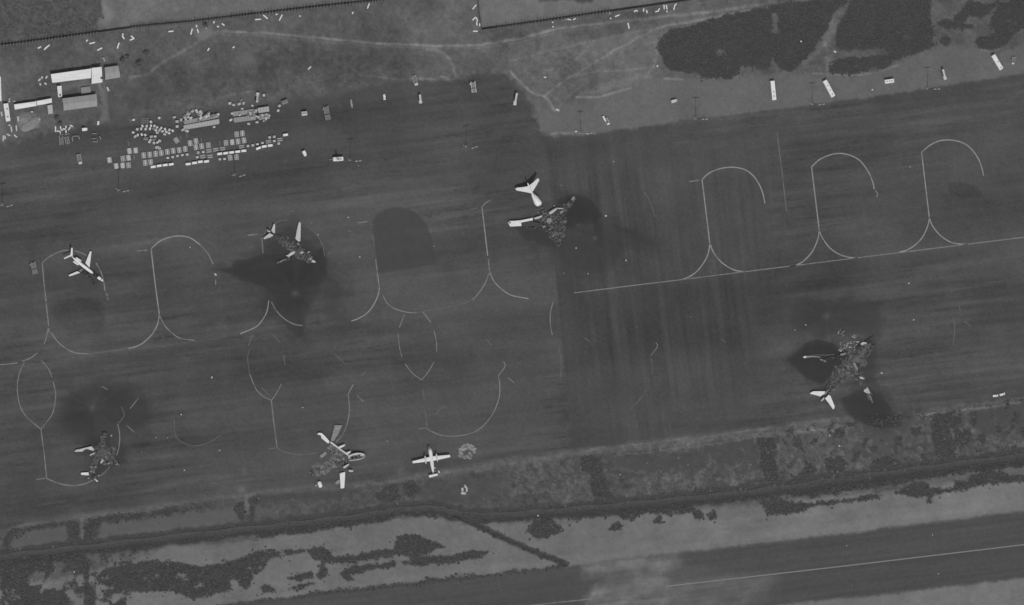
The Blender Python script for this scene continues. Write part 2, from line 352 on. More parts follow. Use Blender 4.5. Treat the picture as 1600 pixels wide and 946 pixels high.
# ---- tone of the open ground
rg_ = fbm(U/4.5, V/4.5, 8, 4, .75)
g = 91+nL*7+nM*10+nA*11+nF*9+rg_*8+nW*5
def put(q, val, soft=6, ragged=True, a=1.0):
    global g
    k = a*sst(soft, -soft, sdf(q, Uw if ragged else U, Vw if ragged else V, 40)); g = g+(val-g)*k
tex = nF*9+nA*9+nM*6+rg_*7+nW*5
put([(150, -60), (760, -60), (745, -10), (590, 0), (400, 22), (210, 48), (150, 50)], 106+tex*0.9, 4)
put([(746, -60), (1160, -60), (1090, 0), (950, 20), (770, 45), (752, 46), (745, 0)], 109+tex*0.7, 3)
put([(165, 5), (178, 20), (168, 34), (158, 20)], 122, 5); put([(840, -30), (950, -30), (925, 3), (890, 0), (845, 2)], 74, 3)
put([(-60, -60), (148, -60), (158, 8), (164, 30), (152, 40), (100, 50), (40, 58), (-60, 72)], 82+nF*11+fbm(U/3.6, V/3.6, 9, 2)*13, 3)
put([(-60, 75), (160, 52), (330, 40), (300, 80), (240, 110), (190, 130), (100, 90), (-60, 110)], 88+tex, 8)
put([(190, 110), (300, 80), (420, 65), (620, 85), (680, 110), (600, 130), (500, 140), (350, 160), (180, 185), (165, 140)], 86+tex*1.2+nM*7, 10)
put([(400, 88), (560, 78), (640, 84), (690, 100), (640, 112), (560, 100), (440, 112), (360, 112)], 79+tex, 16, a=.8)
put([(170, 140), (230, 120), (270, 140), (210, 185), (170, 185)], 80+tex*.8, 12, a=.8)
put([(250, 130), (330, 112), (430, 112), (420, 122), (340, 128), (270, 150)], 79+tex, 9, a=.7)
put(LIGHT_STRIP, 99+nM*5+nA*4+nF*3+rg_*3+nW*4, 6)
put([(915, 100), (930, 60), (1000, 48), (1030, 60), (1030, 110), (980, 140), (930, 135)], 102+tex, 10)
put([(800, 110), (870, 60), (930, 60), (930, 120), (870, 165), (815, 140)], 95+tex*1.2, 10)
put([(940, 130), (1000, 116), (1020, 122), (960, 138), (900, 155)], 112+tex, 6)
# dirt between the ditch and the runway
DIRT = [(160, 890), (260, 855), (400, 845), (620, 808), (700, 800), (820, 812), (900, 808), (1100, 795), (1200, 788), (1400, 765), (1640, 740), (1640, 800), (1400, 825), (1200, 850), (1000, 873), (880, 888), (620, 918), (330, 950), (160, 990), (-40, 990), (-40, 930)]
put(DIRT, 109+nM*3+nA*3.5+fbm(S/60, T/6, 73, 4)*5+tex*0.45+sst(900, 1500, U)*5, 5)
put([(1640, 898), (1400, 925), (1210, 946), (1100, 1000), (1640, 1000)], 112+nA*3+tex*0.5, 3)
put([(640, 812), (690, 808), (850, 870), (880, 884), (780, 888), (560, 910), (500, 900)], 108+tex*0.6, 8, a=0.6)
g = g+sst(10, 0, ldist([(560, 916), (720, 890), (880, 878), (1200, 838), (1640, 780)], U, V+nA*3))*5
# verge
vt = fbm(U/9, V/8, 54, 6, .78); g = g+(80+vt*26+rg_*9+nM*6+nW*4-g)*verge
put([(400, 772), (480, 766), (540, 762), (560, 768), (520, 776), (440, 784), (400, 788)], 73+vt*8, 5)
put([(660, 762), (700, 750), (790, 742), (800, 765), (740, 790), (690, 788), (660, 780)], 77+vt*14, 6)
put([(108, 822), (100, 848), (30, 862), (18, 850), (25, 836), (60, 828)], 88+nA*2+nF*2, 4); put([(160, 820), (262, 806), (372, 792), (370, 815), (270, 828), (160, 846)], 90+nA*2+nF*2, 4)
put([(950, 716), (1180, 688), (1186, 730), (1140, 742), (1060, 740), (1010, 735), (960, 730)], 75+nF*2+vt*6, 5)
put([(1330, 668), (1450, 660), (1450, 690), (1380, 715), (1330, 700)], 78+nF*2+vt*7, 6); put([(1490, 642), (1640, 628), (1640, 690), (1540, 680)], 75+nF*2+vt*6, 6)
pale = verge*sst(760, 830, U)*sst(0.15, 0.6, fbm(U/9, V/9, 51, 5, .7)+0.35*fbm(U/50, V/50, 52, 2))
for q, a in (([(800, 720), (840, 725), (835, 770), (800, 765)], 1), ([(890, 712), (920, 735), (915, 780), (880, 770)], 1), ([(1000, 738), (1070, 735), (1065, 772), (1000, 768)], 1.2), ([(1110, 735), (1160, 725), (1150, 760), (1110, 765)], 1.1),
             ([(1280, 655), (1340, 650), (1350, 690), (1280, 720)], 1), ([(1400, 660), (1455, 655), (1455, 720), (1400, 730)], 1), ([(1490, 690), (1580, 670), (1640, 690), (1500, 720)], 1), ([(1215, 690), (1260, 690), (1260, 740), (1220, 750)], .9)):
    pale = np.maximum(pale, a*sst(12, -6, sdf(q, Uw, Vw, 30))*sst(-0.1, 0.55, fbm(U/6, V/6, 53, 4, .7)))
g = g+pale*17
# bare edge of the apron
EDGE = smooth([(10, 836), (25, 824), (50, 816), (100, 810), (200, 797), (300, 783), (400, 770), (500, 764), (620, 750), (720, 738), (800, 725), (900, 709), (960, 703), (1050, 694), (1120, 686), (1180, 681), (1240, 676), (1330, 670)], 4)
g = g+sst(7, 1, ldist(EDGE, Us, Vs))*12
# paths and vehicle tracks
def track(pts, w, a, two=0.0, rag=1.0):
    global g
    d = ldist(smooth(pts, 6), U+nA*2*rag, V+nB*2*rag)
    if two: d = np.abs(d-two)
    g = g+1.75*a*sst(w, 0, d)*(0.75+0.45*nF+.25*nA)
track([(905, 704), (960, 698), (1050, 688), (1120, 680), (1200, 671)], 2.2, 10)
track([(960, 712), (1050, 702), (1130, 692), (1185, 684)], 1.8, 13)
track([(205, 122), (230, 116), (250, 100), (290, 78), (318, 60), (335, 52), (370, 50), (440, 54), (530, 63), (640, 71), (740, 71), (800, 62), (870, 46), (940, 36), (1020, 28), (1100, 20), (1210, 4)], 4, 14)
track([(330, 52), (370, 52), (440, 57), (530, 66), (640, 73), (740, 73), (800, 65), (870, 49), (940, 39)], 1.6, 9, 2.5)
track([(850, 152), (880, 128), (910, 110), (950, 86), (985, 66), (1030, 44), (1100, 30), (1200, 12)], 3, 13); track([(800, 95), (850, 82), (920, 66), (990, 50), (1100, 32)], 2.5, 8)
track([(930, 62), (905, 90), (880, 105), (850, 110)], 1.6, 8); track([(960, 100), (975, 78), (1000, 68), (1030, 66)], 1.8, 9); track([(900, 118), (940, 112), (1000, 108), (1020, 104)], 2.2, 11); track([(1010, 120), (1026, 90), (1022, 60)], 4, 8); track([(250, 104), (225, 112), (205, 108), (202, 90), (212, 78)], 2, 8); track([(480, 130), (540, 118), (600, 108), (650, 92)], 2, 6); track([(870, 172), (890, 150), (912, 132)], 2, 8); track([(300, 100), (360, 84), (430, 80)], 2, 5); track([(668, 76), (690, 82), (705, 96), (712, 115)], 4, 14); track([(640, 86), (660, 80), (690, 72)], 3, 8); track([(640, 122), (700, 125), (690, 118)], 3, 12); track([(335, 166), (340, 155), (365, 148), (395, 142)], 2.5, 12)
track([(798, 112), (815, 130), (835, 146), (852, 152), (866, 172), (873, 172)], 3.5, 18); track([(900, 153), (935, 152), (960, 145), (985, 139)], 3, 20); track([(1040, 122), (1066, 125)], 3, 18); track([(560, 118), (600, 122), (640, 124), (690, 121)], 2.5, 10)
track([(845, 213), (880, 208), (930, 208)], 2.5, 16); track([(1270, 115), (1320, 117), (1360, 114), (1405, 102)], 2, 14); track([(1530, 77), (1550, 81), (1575, 73)], 2, 14)
track([(1330, 0), (1310, 20), (1300, 45), (1290, 75), (1298, 112)], 8, 8); track([(1250, 104), (1270, 88), (1288, 70)], 7, 6)
track([(155, 130), (160, 150), (163, 180), (160, 192)], 6, 14); track([(1062, 8), (1110, 2), (1122, -8)], 3, 9); track([(1150, 700), (1163, 708), (1160, 724), (1150, 728)], 2, 10); track([(1330, 690), (1345, 690), (1360, 706)], 2.5, 14)
track([(1240, 676), (1290, 671), (1300, 673)], 2, 14); track([(1440, 650), (1500, 641), (1560, 634), (1640, 622)], 3, 20); track([(128, 812), (128, 850)], 5, 12); track([(622, 768), (618, 790)], 1.2, 12); track([(383, 760), (386, 800)], 6, 12)
track([(690, 797), (725, 805), (800, 800)], 1.2, 12); track([(0, 862), (10, 875)], 5, 14)
g = g-sst(14, 0, ldist([(-40, 66), (60, 60), (200, 42)], U, V))*0
put([(85, 130), (141, 124), (142, 145), (150, 150), (152, 166), (160, 168), (158, 128), (164, 130), (170, 190), (155, 190), (150, 148), (98, 156), (96, 132)], 104+nF*3, 3, a=0.8)
put([(98, 140), (122, 137), (126, 150), (98, 154)], 84, 3); put([(28, 182), (36, 176), (52, 176), (62, 186), (60, 200), (48, 206), (34, 204), (28, 195)], 118+nF*6, 4)
put([(0, 120), (6, 130), (12, 165), (6, 200), (-40, 210), (-40, 120)], 105+nF*5, 4)
put([(305, 45), (330, 40), (335, 55), (312, 60)], 112+nF*8, 6); put([(375, 85), (395, 82), (400, 100), (378, 104)], 100, 8)
g = g+(66+fbm(U/30, V/20, 34, 5, .7)*6+rag2*3+nW*2.5-g)*np.clip(scrub, 0, 1)
ddn = d_di+nA*3.5+nF*2; ddn = ddn+rag2*2.5; g = g+(66+nF*2.5+nW*2-g)*sst(15, 9, ddn)
# ---- tone of the paving
pat = sst(-0.25, 0.35, fbm(S/170, T/70, 60, 3))
a = 74.8+fbm(S/160, T/9, 61, 4)*(3.5+9*pat)+fbm(S/60, T/3, 62, 3)*(1.6+2.4*pat)+fbm(S/300, T/40, 63, 3)*11+nL*5+nM*5.5+nA*2.6+nF*2.0+nW*4.6-9*sst(.30, .6, fbm(S/48, T/2.6, 68, 3))*pat+4*sst(.36, .6, fbm(S/55, T/2.0, 69, 3))
pae = sst(-0.3, 0.4, fbm(S/150, T/150, 67, 3))
e = 72.5+fbm(T/220, S/8, 64, 4)*(3.0+6.5*pae)+fbm(T/80, S/3.0, 65, 3)*(1.6+3.0*pae)+fbm(S/140, T/90, 66, 3)*8+nM*3+nA*2+nF*1.8+nW*4.4
a = a+(e-a)*m_east
lo = sst(420, 440, U*0.11+V-0.0)*0
def dab(q, dv, soft=4, src=(None, None)):
    global a
    uu, vv_ = (U+nA*3+nF*0.8, V+nB*3+nG*0.8) if src[0] is None else src
    a = a+dv*sst(soft, -soft, sdf(q, uu, vv_, 60))
def to(q, val, soft=4, k=1.0, warp=1.0):
    global a, g
    sd = sdf(q, U+(nA*5.5+nF*2)*warp, V+(nB*5.5+nG*2)*warp, 60)+rag2*1.6*warp
    w = k*(0.84*sst(soft*.9, -soft*.9, sd+nF*1.2)+0.16*sst(-soft, -soft*4, sd+nM*8)); val = val-10.5; w = np.clip(w*(0.98+0.2*nM+0.08*nF), 0, 1); w = np.maximum(w, .34*k*sst(15, -6, sd+nA*13+nF*5)); a = a+(val-a)*w; g = g+(val-g)*w
a = a+3.4*np.sin(T*0.47+fbm(S/200, T/40, 77, 3)*3)*sst(1390, 1470, U)*sst(400, 470, V)*(.6+.6*fbm(S/120, T/20, 78, 3))+2.2*np.sin(T*0.62+fbm(S/160, T/30, 79, 3)*4)*sst(700, 560, U)*sst(520, 600, V)*(.5+.7*fbm(S/120, T/20, 80, 3))
dab([(868, 440), (905, 436), (930, 690), (893, 700)], -2, 6); dab([(893, 700), (1215, 668), (1212, 650), (890, 672)], -4, 5)
dab([(900, 460), (1215, 425), (1225, 520), (1180, 555), (1060, 545), (1000, 560), (905, 570)], -5.5, 16)
dab([(-40, 300), (330, 270), (760, 240), (1000, 205), (980, 225), (700, 275), (400, 310), (-40, 350)], -5.5, 18); dab([(560, 310), (700, 285), (750, 330), (690, 420), (690, 480), (560, 480)], 3, 20)
dab([(560, 640), (860, 610), (880, 690), (560, 740)], 2.5, 14); dab([(360, 560), (740, 540), (740, 580), (360, 600)], -5, 12); dab([(1380, 640), (1640, 610), (1640, 640), (1380, 652)], -2, 6)
dab([(1000, 265), (1100, 250), (1100, 320), (1010, 330)], 2, 18); dab([(735, 272), (780, 262), (830, 262), (840, 310), (790, 320), (740, 320)], -5, 9)
# darker refuelling bays
kk = .75*sst(1.5, -1.5, sdf([(582, 346), (590, 334), (605, 327), (622, 324), (640, 328), (655, 337), (668, 353), (676, 375), (681, 413), (593, 428), (590, 425)], U+rag2, V+rag2, 40)); a = a+(71+nF*2-a)*kk
dab([(582, 346), (590, 334), (605, 327), (622, 324), (640, 328), (655, 337), (668, 353), (676, 375), (681, 413), (593, 428), (590, 425)], -3.5, 1.6, (U, V))
dab([(409, 372), (420, 352), (440, 345), (462, 345), (485, 356), (500, 373), (507, 395), (510, 440), (420, 446)], -8, 2, (U, V))
dab([(272, 655), (285, 648), (345, 650), (352, 665), (345, 680), (325, 692), (302, 697), (280, 690)], -3.5, 3, (U, V)); dab([(80, 470), (150, 440), (165, 475), (160, 520), (135, 526), (100, 518), (78, 512)], -4, 8)
dab([(82, 478), (120, 462), (158, 470), (164, 500), (152, 524), (120, 520), (90, 508)], -6, 5)
dab([(75, 430), (130, 432), (150, 450), (140, 470), (90, 470)], -3, 12); dab([(1482, 287), (1500, 284), (1530, 292), (1535, 308), (1500, 312), (1483, 300)], -8, 2.5); dab([(1470, 300), (1560, 295), (1560, 340), (1470, 350)], -2, 10)
dab([(20, 470), (76, 500), (70, 560), (20, 560)], -2, 12); dab([(80, 565), (250, 545), (560, 500), (600, 520), (350, 560), (80, 590)], -4.5, 12)
dab([(430, 640), (540, 625), (545, 660), (520, 695), (450, 705)], -2.5, 6)
FIRE = True
# fire stains of the burnt aircraft
to([(336, 423.5), (348, 420.5), (362, 417), (366, 409), (385, 404), (413, 396.5), (436, 396), (462, 398), (490, 396), (506, 384), (511, 405), (511, 432), (500, 445), (470, 450), (440, 452), (420, 455), (412, 449), (392, 441), (376, 438), (360, 429.5)], 63.5, 2.4, 1.0, .35)
to([(418, 440), (500, 430), (510, 436), (498, 458), (486, 480), (478, 506), (474, 530), (462, 528), (448, 515), (436, 492), (422, 468)], 68, 6, .9)
to([(452, 352), (470, 372), (490, 380), (502, 398), (470, 415), (430, 405), (411, 384), (430, 372)], 67, 4, .8, .6); to([(500, 428), (528, 440), (548, 462), (522, 468), (505, 458)], 72, 8, .7); to([(400, 470), (418, 458), (426, 488), (412, 500)], 70, 6, .7)
to([(508, 466), (532, 488), (556, 504), (524, 506), (500, 488)], 72, 6, .6); to([(380, 418), (420, 408), (440, 412), (415, 418)], 76, 3, .35)
to([(872, 312), (885, 303), (905, 303), (922, 310), (934, 326), (941, 338), (930, 350), (905, 352), (882, 360), (876, 340)], 63, 3, 1.0, .5); to([(803, 346), (840, 352), (875, 372), (880, 388), (850, 386), (820, 376), (808, 362)], 66, 3.5, 0.95, .8)
to([(870, 350), (930, 352), (970, 350), (1030, 378), (1020, 395), (980, 385), (960, 420), (920, 430), (880, 420), (860, 395)], 70, 10, 0.75); to([(955, 350), (985, 356), (1015, 372), (1024, 382), (1000, 378), (965, 362)], 67, 5, 0.7)
to([(1228, 562), (1248, 546), (1258, 536), (1278, 530), (1300, 536), (1318, 550), (1310, 575), (1300, 590), (1285, 602), (1262, 592), (1240, 575)], 63, 2.2, 1.0, .4); to([(1313, 622), (1332, 612), (1350, 606), (1376, 612), (1388, 630), (1400, 655), (1408, 668), (1380, 672), (1350, 664), (1328, 650)], 64, 3.4, 1.0, .6)
to([(1240, 478), (1260, 462), (1290, 470), (1330, 466), (1370, 472), (1385, 500), (1375, 530), (1330, 520), (1290, 528), (1250, 520), (1232, 505)], 71, 9, 0.8); to([(1340, 530), (1368, 528), (1372, 560), (1360, 600), (1335, 600)], 67, 7, 0.8)
to([(340, 600), (352, 598), (356, 606), (342, 610)], 80, 4, .1)
to([(100, 652), (112, 620), (128, 610), (140, 622), (128, 640), (140, 662), (118, 676)], 66, 7, .8); to([(160, 612), (190, 604), (226, 628), (238, 652), (215, 668), (190, 650), (175, 632)], 68, 7, .8); to([(205, 650), (240, 672), (236, 682), (208, 672)], 70, 6, .6)
to([(92, 630), (110, 610), (150, 600), (190, 600), (230, 625), (240, 650), (215, 680), (180, 690), (150, 690), (110, 680), (95, 660)], 70, 12, 0.8); to([(148, 680), (170, 678), (180, 700), (186, 725), (172, 735), (150, 745), (140, 730), (146, 705)], 68, 4, .9)
to([(185, 690), (196, 700), (198, 722), (185, 730), (172, 720)], 66, 5, 0.8); to([(130, 690), (160, 680), (165, 700), (140, 705)], 66, 5, 0.8)
to([(120, 420), (150, 425), (150, 442), (128, 440)], 74, 6, 0.8); to([(478, 690), (520, 700), (540, 730), (520, 750), (490, 755), (478, 740)], 88, 10, 0.7); to([(552, 702), (576, 700), (574, 708), (550, 712)], 66, 3, 0.6)
# blast rays around small craters
for cx, cy, R, n_, k, k_c in ((462, 458, 78, 9, 31, 5), (930, 372, 66, 10, 32, 3.2), (1292, 494, 80, 9, 33, 5), (145, 638, 82, 10, 34, 5)):
    x = U-cx; y = V-cy; r = np.hypot(x, y); th = np.arctan2(y, x)
    ray = vn(np.cos(th)*n_*0.45+40, np.sin(th)*n_*0.45+k*3, k)+0.6*vn(np.cos(th)*n_+7, np.sin(th)*n_+k, k+5)
    fall = np.exp(-(r/R)**2*1.6)
    a = a-fall*4.5+ray*3.4*fall*sst(2, 20, r)+nA*4*fall; a = a+22*np.exp(-((x+nF*3)**2+(y+nG*3)**2)/(k_c*k_c))
for cx, cy, r_, dv in ((345, 505, 9, 8), (345, 470, 12, 3), (625, 738, 8, 12), (378, 765, 7, 22), (380, 735, 6, 10), (375, 640, 6, 3), (620, 700, 10, 2), (1338, 275, 14, 4), (1495, 255, 18, 4), (310, 285, 20, 3), (110, 760, 10, 5), (600, 490, 8, 5), (1365, 278, 5, 4), (118, 800, 12, 8), (160, 808, 14, 8)):
    a = a+dv*np.exp(-((U-cx)**2+(V-cy)**2*1.6)/(r_*r_))
for pts, w, dv in (([(338, 380), (345, 470), (372, 640), (384, 760)], 2.5, 3.5), ([(588, 430), (600, 490), (612, 600), (626, 740)], 2.5, 3.5), ([(1336, 240), (1360, 400), (1372, 470)], 2.5, 3), ([(1490, 240), (1500, 330)], 2, 3), ([(1150, 640), (1152, 660)], 2, 2), ([(820, 440), (838, 560), (850, 690)], 2, 2.5), ([(960, 228), (985, 440), (1010, 680)], 2.2, 3.5), ([(1040, 220), (1065, 430)], 2.2, 3), ([(60, 790), (100, 783)], 2.5, 12), ([(85, 792), (120, 789)], 2, 12), ([(100, 786), (200, 771), (400, 748)], 1.2, 6), ([(280, 800), (330, 790)], 1.2, 6), ([(160, 230), (190, 228)], 1.5, 7), ([(165, 240), (190, 236)], 1.5, 5), ([(870, 690), (893, 686)], 1.4, 8),
                   ([(800, 694), (893, 685)], 1.4, 9), ([(640, 726), (800, 700)], 1.4, 5), ([(553, 730), (620, 721)], 1.1, 9), ([(1395, 622), (1500, 610), (1640, 590)], 2.2, 8), ([(1240, 670), (1330, 657)], 5, 8), ([(900, 703), (960, 696)], 2, 10), ([(980, 692), (1120, 676), (1180, 668)], 3, 7),
                   ([(1440, 300), (1640, 275)], 3, -3), ([(1300, 260), (1440, 240)], 4, -2), ([(940, 440), (960, 690)], 5, 2.5), ([(900, 540), (912, 690)], 4, 2)):
    a = a+dv*sst(w, 0, ldist(pts, Us, Vs))*(0.8+0.4*nF)
a = a+10*sst(9, 0, np.abs(d_ap))*sst(700, 760, V)      # dust blown on to the southern rim
# concrete dust on the runway
rw = 75.5+fbm(S/300, T/6, 71, 4)*6+fbm(S/500, T/20, 72, 3)*6+fbm(S/90, T/3, 76, 3)*3+nA*2+nW*4+nF*1.6
dust = sst(16, -12, sdf([(912, 882), (960, 874), (1052, 868), (1062, 880), (1042, 905), (1060, 930), (1010, 985), (925, 985), (920, 940), (935, 920), (985, 905), (978, 890), (920, 900)], U+nA*9+nF*3, V+nB*9+nG*3, 60))
dust = np.maximum(dust, 0.9*sst(6, -4, sdf([(922, 928), (930, 915), (942, 925), (946, 946), (915, 950)], Uw, Vw, 30)))
dust = np.maximum(dust, 0.55*sst(26, -6, sdf([(960, 900), (1060, 905), (1200, 910), (1150, 950), (960, 985), (930, 950)], U+nA*9, V+nB*9, 60)))
wisp = np.maximum(sst(15, 0, ldist(smooth([(982, 868), (978, 890), (984, 905), (1000, 915)], 5), U+nA*7+nF*3, V+nB*7+nG*3)), .6*sst(18, 0, ldist(smooth([(1044, 866), (1040, 886), (1052, 904), (1030, 925), (980, 950)], 5), U+nA*7+nF*3, V+nB*7+nG*3))); wisp = np.maximum(wisp, sst(9, 2, ldist([(925, 924), (934, 926), (930, 938), (926, 950)], U+nA*6+nF*3, V+nB*6+nG*3))); dust = np.maximum(dust*(0.80+.6*fbm(U/22+V/60, V/14, 74, 5, .7)+.25*fbm(S/60, T/3, 75, 3)), wisp*.75*(.7+.5*nA+.3*nF)); rw = rw+(118+nA*7+nF*5-rw)*np.clip(dust, 0, 1)*0.9; rw = rw-6*blob(1010, 888, 12, 12)*1.6; rw = rw+16*blob(928, 930, 10, 9)
rw = rw+sst(6, 0, np.abs(d_rw))*5*sst(840, 900, U)

# ---- height of the open ground
z = (nL*0.25+nM*0.15+nF*0.10)*1.0
z = z+sst(4, -4, sdf([(-60, -60), (148, -60), (158, 8), (164, 30), (40, 58), (-60, 72)], U, V, 20))*fbm(U/3.6, V/3.6, 9, 2)*0.35
edge = np.minimum(np.abs(d_ap), np.abs(d_rw)); ins = (d_ap < 0) | (d_rw < 0)
z = np.where(ins, -0.05-0.25*sst(0, 8, edge), -0.03+z*sst(0, 14, edge))
z = z-1.0*sst(18, 3, d_di)*(~ins)-0.8*sst(6, 1.5, d_dg)*(~ins)
for dd, fld_ in ((d_ap, a), (d_rw, rw)):       # the rims are worn and dusted over, no hard line
    wd = np.where((V < 235) & (U < 880), 2.6, 1.0); k_ = sst(-3.4*wd, 2.6, dd+nF*1.5*wd+rag2*1.4*wd+nA*1.5*wd); near = np.abs(dd) < 12
    mix_ = fld_*(1-k_)+g*k_; g = np.where(near, mix_, g); fld_[near] = mix_[near]
GX, GY = W(U, V, 0.0)
def gz(u, v):
    i = int(np.clip(round((v+36)/STEP), 0, NV-1)); j = int(np.clip(round((u+36)/STEP), 0, NU-1))
    return 0.0 if ins[i, j] else float(z[i, j])
idx = np.arange(NU*NV).reshape(NV, NU)
quads = np.stack([idx[:-1, :-1], idx[1:, :-1], idx[1:, 1:], idx[:-1, 1:]], -1).reshape(-1, 4)
gt = lin(np.clip(g, 48, 145))
# outer ring of the ground sheet, out to the horizon
ring = []; nb = NU*NV; bverts = np.concatenate([idx[0, :], idx[1:, -1], idx[-1, -2::-1], idx[-2:0:-1, 0]])
bx, by, bz = GX.ravel()[bverts], GY.ravel()[bverts], z.ravel()[bverts]
R1 = []; 
for k, (f_, zz) in enumerate(((1.6, -0.1), (4.0, -0.3), (22.0, -1.0))): R1.append(np.stack([bx*f_, by*f_, np.full(bx.shape, zz)], -1))
verts = np.concatenate([np.stack([GX.ravel(), GY.ravel(), z.ravel()], -1)]+R1)
tones = np.concatenate([gt.ravel(), np.full(len(bx)*3, float(lin(98)))])
fr = []; nbv = len(bverts); prev = bverts
for k in range(3):
    cur = nb+k*nbv+np.arange(nbv); fr.append(np.stack([prev, np.roll(prev, -1), np.roll(cur, -1), cur], -1)); prev = cur
m_ground = tone_mat('dry_ground', 0.12, 0.7, 0.07, 0.2, bump=0.35, bsc=0.9, bdist=0.25)
m_asph = tone_mat('worn_asphalt', 0.075, 0.8, 0.035, 0.15, rough=0.85, spec=0.2)
ground = link('ground', np_mesh('ground', verts, np.concatenate([quads]+fr), tones), m_ground); tag(ground, kind='structure')
def sheet(name, mask_v, tone, zlev, m):
    cm = mask_v.reshape(NV, NU); keep = (cm[:-1, :-1] & cm[1:, :-1] & cm[1:, 1:] & cm[:-1, 1:]).ravel()
    q = quads[keep]; used, inv = np.unique(q.ravel(), return_inverse=True)
    vv = np.stack([GX.ravel()[used], GY.ravel()[used], np.full(len(used), zlev)], -1)
    return tag(link(name, np_mesh(name, vv, inv.reshape(-1, 4), lin(np.clip(tone.ravel()[used], 48, 150))), m), kind='structure')
apron = sheet('apron', d_ap < 0.9, a, 0.0, m_asph)
runway = sheet('runway', d_rw < 0.9, rw, 0.0, m_asph)
# ditch bed, damp and overgrown
dpts = np.array(DITCH); dv_ = []
for i in range(len(dpts)):
    t = dpts[min(i+1, len(dpts)-1)]-dpts[max(i-1, 0)]; t /= np.linalg.norm(t); nrm = np.array([-t[1], t[0]])
    for k in (-1, -0.4, 0.4, 1):
        w_ = 4.4+1.2*math.sin(i*1.7+k); q = dpts[i]+nrm*k*w_; p = P(q[0], q[1]); dv_.append((p.x, p.y, -0.88 if abs(k) < 0.9 else -0.72))
fq = [(i*4+k, i*4+4+k, i*4+5+k, i*4+1+k) for i in range(len(dpts)-1) for k in range(3)]
tag(link('drainage_ditch', np_mesh('drainage_ditch', dv_, fq), mat('damp_ditch_bed', 63, 0.25, 0.5, 0.6)), kind='structure')

# ---- low scrub: thousands of small leafy clumps
rs = np.random.RandomState(11)
def scatter(prob, spacing):
    ys = np.arange(-30, IH+30, spacing); xs = np.arange(-30, IW+30, spacing); X, Y = np.meshgrid(xs, ys)
    X = X+rs.uniform(-.5, .5, X.shape)*spacing; Y = Y+rs.uniform(-.5, .5, Y.shape)*spacing
    iu = np.clip(((X+36)/STEP).round().astype(int), 0, NU-1); iv = np.clip(((Y+36)/STEP).round().astype(int), 0, NV-1)
    k = (rs.uniform(0, 1, X.shape) < prob[iv, iu]) & (d_ap[iv, iu] > -3) & (d_rw[iv, iu] > -4)
    return X[k], Y[k], z[iv, iu][k]
def clumps(name, X, Y, Z, r0, r1, hk, g0, g1, m, label, cat):
    n = len(X); wx, wy = W(X, Y, 0.0); r = rs.uniform(r0, r1, n); h = r*rs.uniform(hk*0.6, hk*1.4, n)
    K = 5; ang = np.arange(K)*2*np.pi/K; ph = rs.uniform(0, 6.28, n)
    vv = np.zeros((n, 2*K+1, 3)); tn = np.zeros((n, 2*K+1)); base = rs.uniform(g0, g1, n)
    for k in range(K):
        j0 = rs.uniform(0.7, 1.25, n); j1 = rs.uniform(0.45, 1.0, n); a0 = ang[k]+ph; a1 = a0+rs.uniform(-.3, .3, n)
        vv[:, k] = np.stack([wx+np.cos(a0)*r*j0, wy+np.sin(a0)*r*j0, Z-0.08], -1)
        vv[:, K+k] = np.stack([wx+np.cos(a1)*r*j1*0.75, wy+np.sin(a1)*r*j1*0.75, Z+h*rs.uniform(0.45, 0.95, n)], -1)
        tn[:, k] = base-2; tn[:, K+k] = base+rs.uniform(-4, 4, n)
    vv[:, 2*K] = np.stack([wx+rs.uniform(-.3, .3, n)*r, wy+rs.uniform(-.3, .3, n)*r, Z+h], -1); tn[:, 2*K] = base+rs.uniform(-3, 5, n)
    tf = []
    for k in range(K):
        j = (k+1) % K; tf += [(k, j, K+j), (k, K+j, K+k), (K+k, K+j, 2*K)]
    ff = (np.array(tf)[None]+(np.arange(n)*(2*K+1))[:, None, None]).reshape(-1, 3)
    o = link(name, np_mesh(name, vv.reshape(-1, 3), ff, lin(tn.ravel())), m)
    return tag(o, label, cat, kind='stuff')
m_leaf = tone_mat('scrub_leaves', 0.2, 1.5, 0.1, 0.3, rough=0.8, spec=0.2)
sc_n = np.where(V < 300, scrub, 0); sc_s = np.where(V >= 300, scrub, 0)
X, Y, Z = scatter(np.maximum(sc_n*0.75, np.where(V < 300, halo, 0)), 2.5); clumps('scrub', X, Y, Z, 0.5, 1.25, 0.26, 61, 74, m_leaf, 'dark low scrub covering the ground beyond the upper apron edge', 'scrub')
X, Y, Z = scatter(np.maximum(np.maximum(sc_s*0.75, np.where(V >= 300, halo, 0)), 0.35*sst(12, 9, d_di)*.7), 2.5); clumps('scrub', X, Y, Z, 0.5, 1.3, 0.34, 60, 78, m_leaf, 'dark ragged scrub along the ditch and the runway side', 'scrub')
X, Y, Z = scatter(pale*0.3+verge*0.01, 3.4); clumps('dry_grass', X, Y, Z, 0.4, 1.2, 0.45, 84, 104, m_leaf, 'pale dry grass tufts on the verge south of the apron', 'grass')
fld = sst(2, -2, sdf([(-60, -60), (148, -60), (158, 8), (164, 30), (152, 40), (100, 50), (40, 58), (-60, 72)], Uw, Vw, 20))
X, Y, Z = scatter(fld*0.45, 2.8); clumps('rough_grass', X, Y, Z, 0.45, 1.0, 0.5, 72, 98, m_leaf, 'rough bushy grass of the field behind the wall, upper left corner', 'grass')

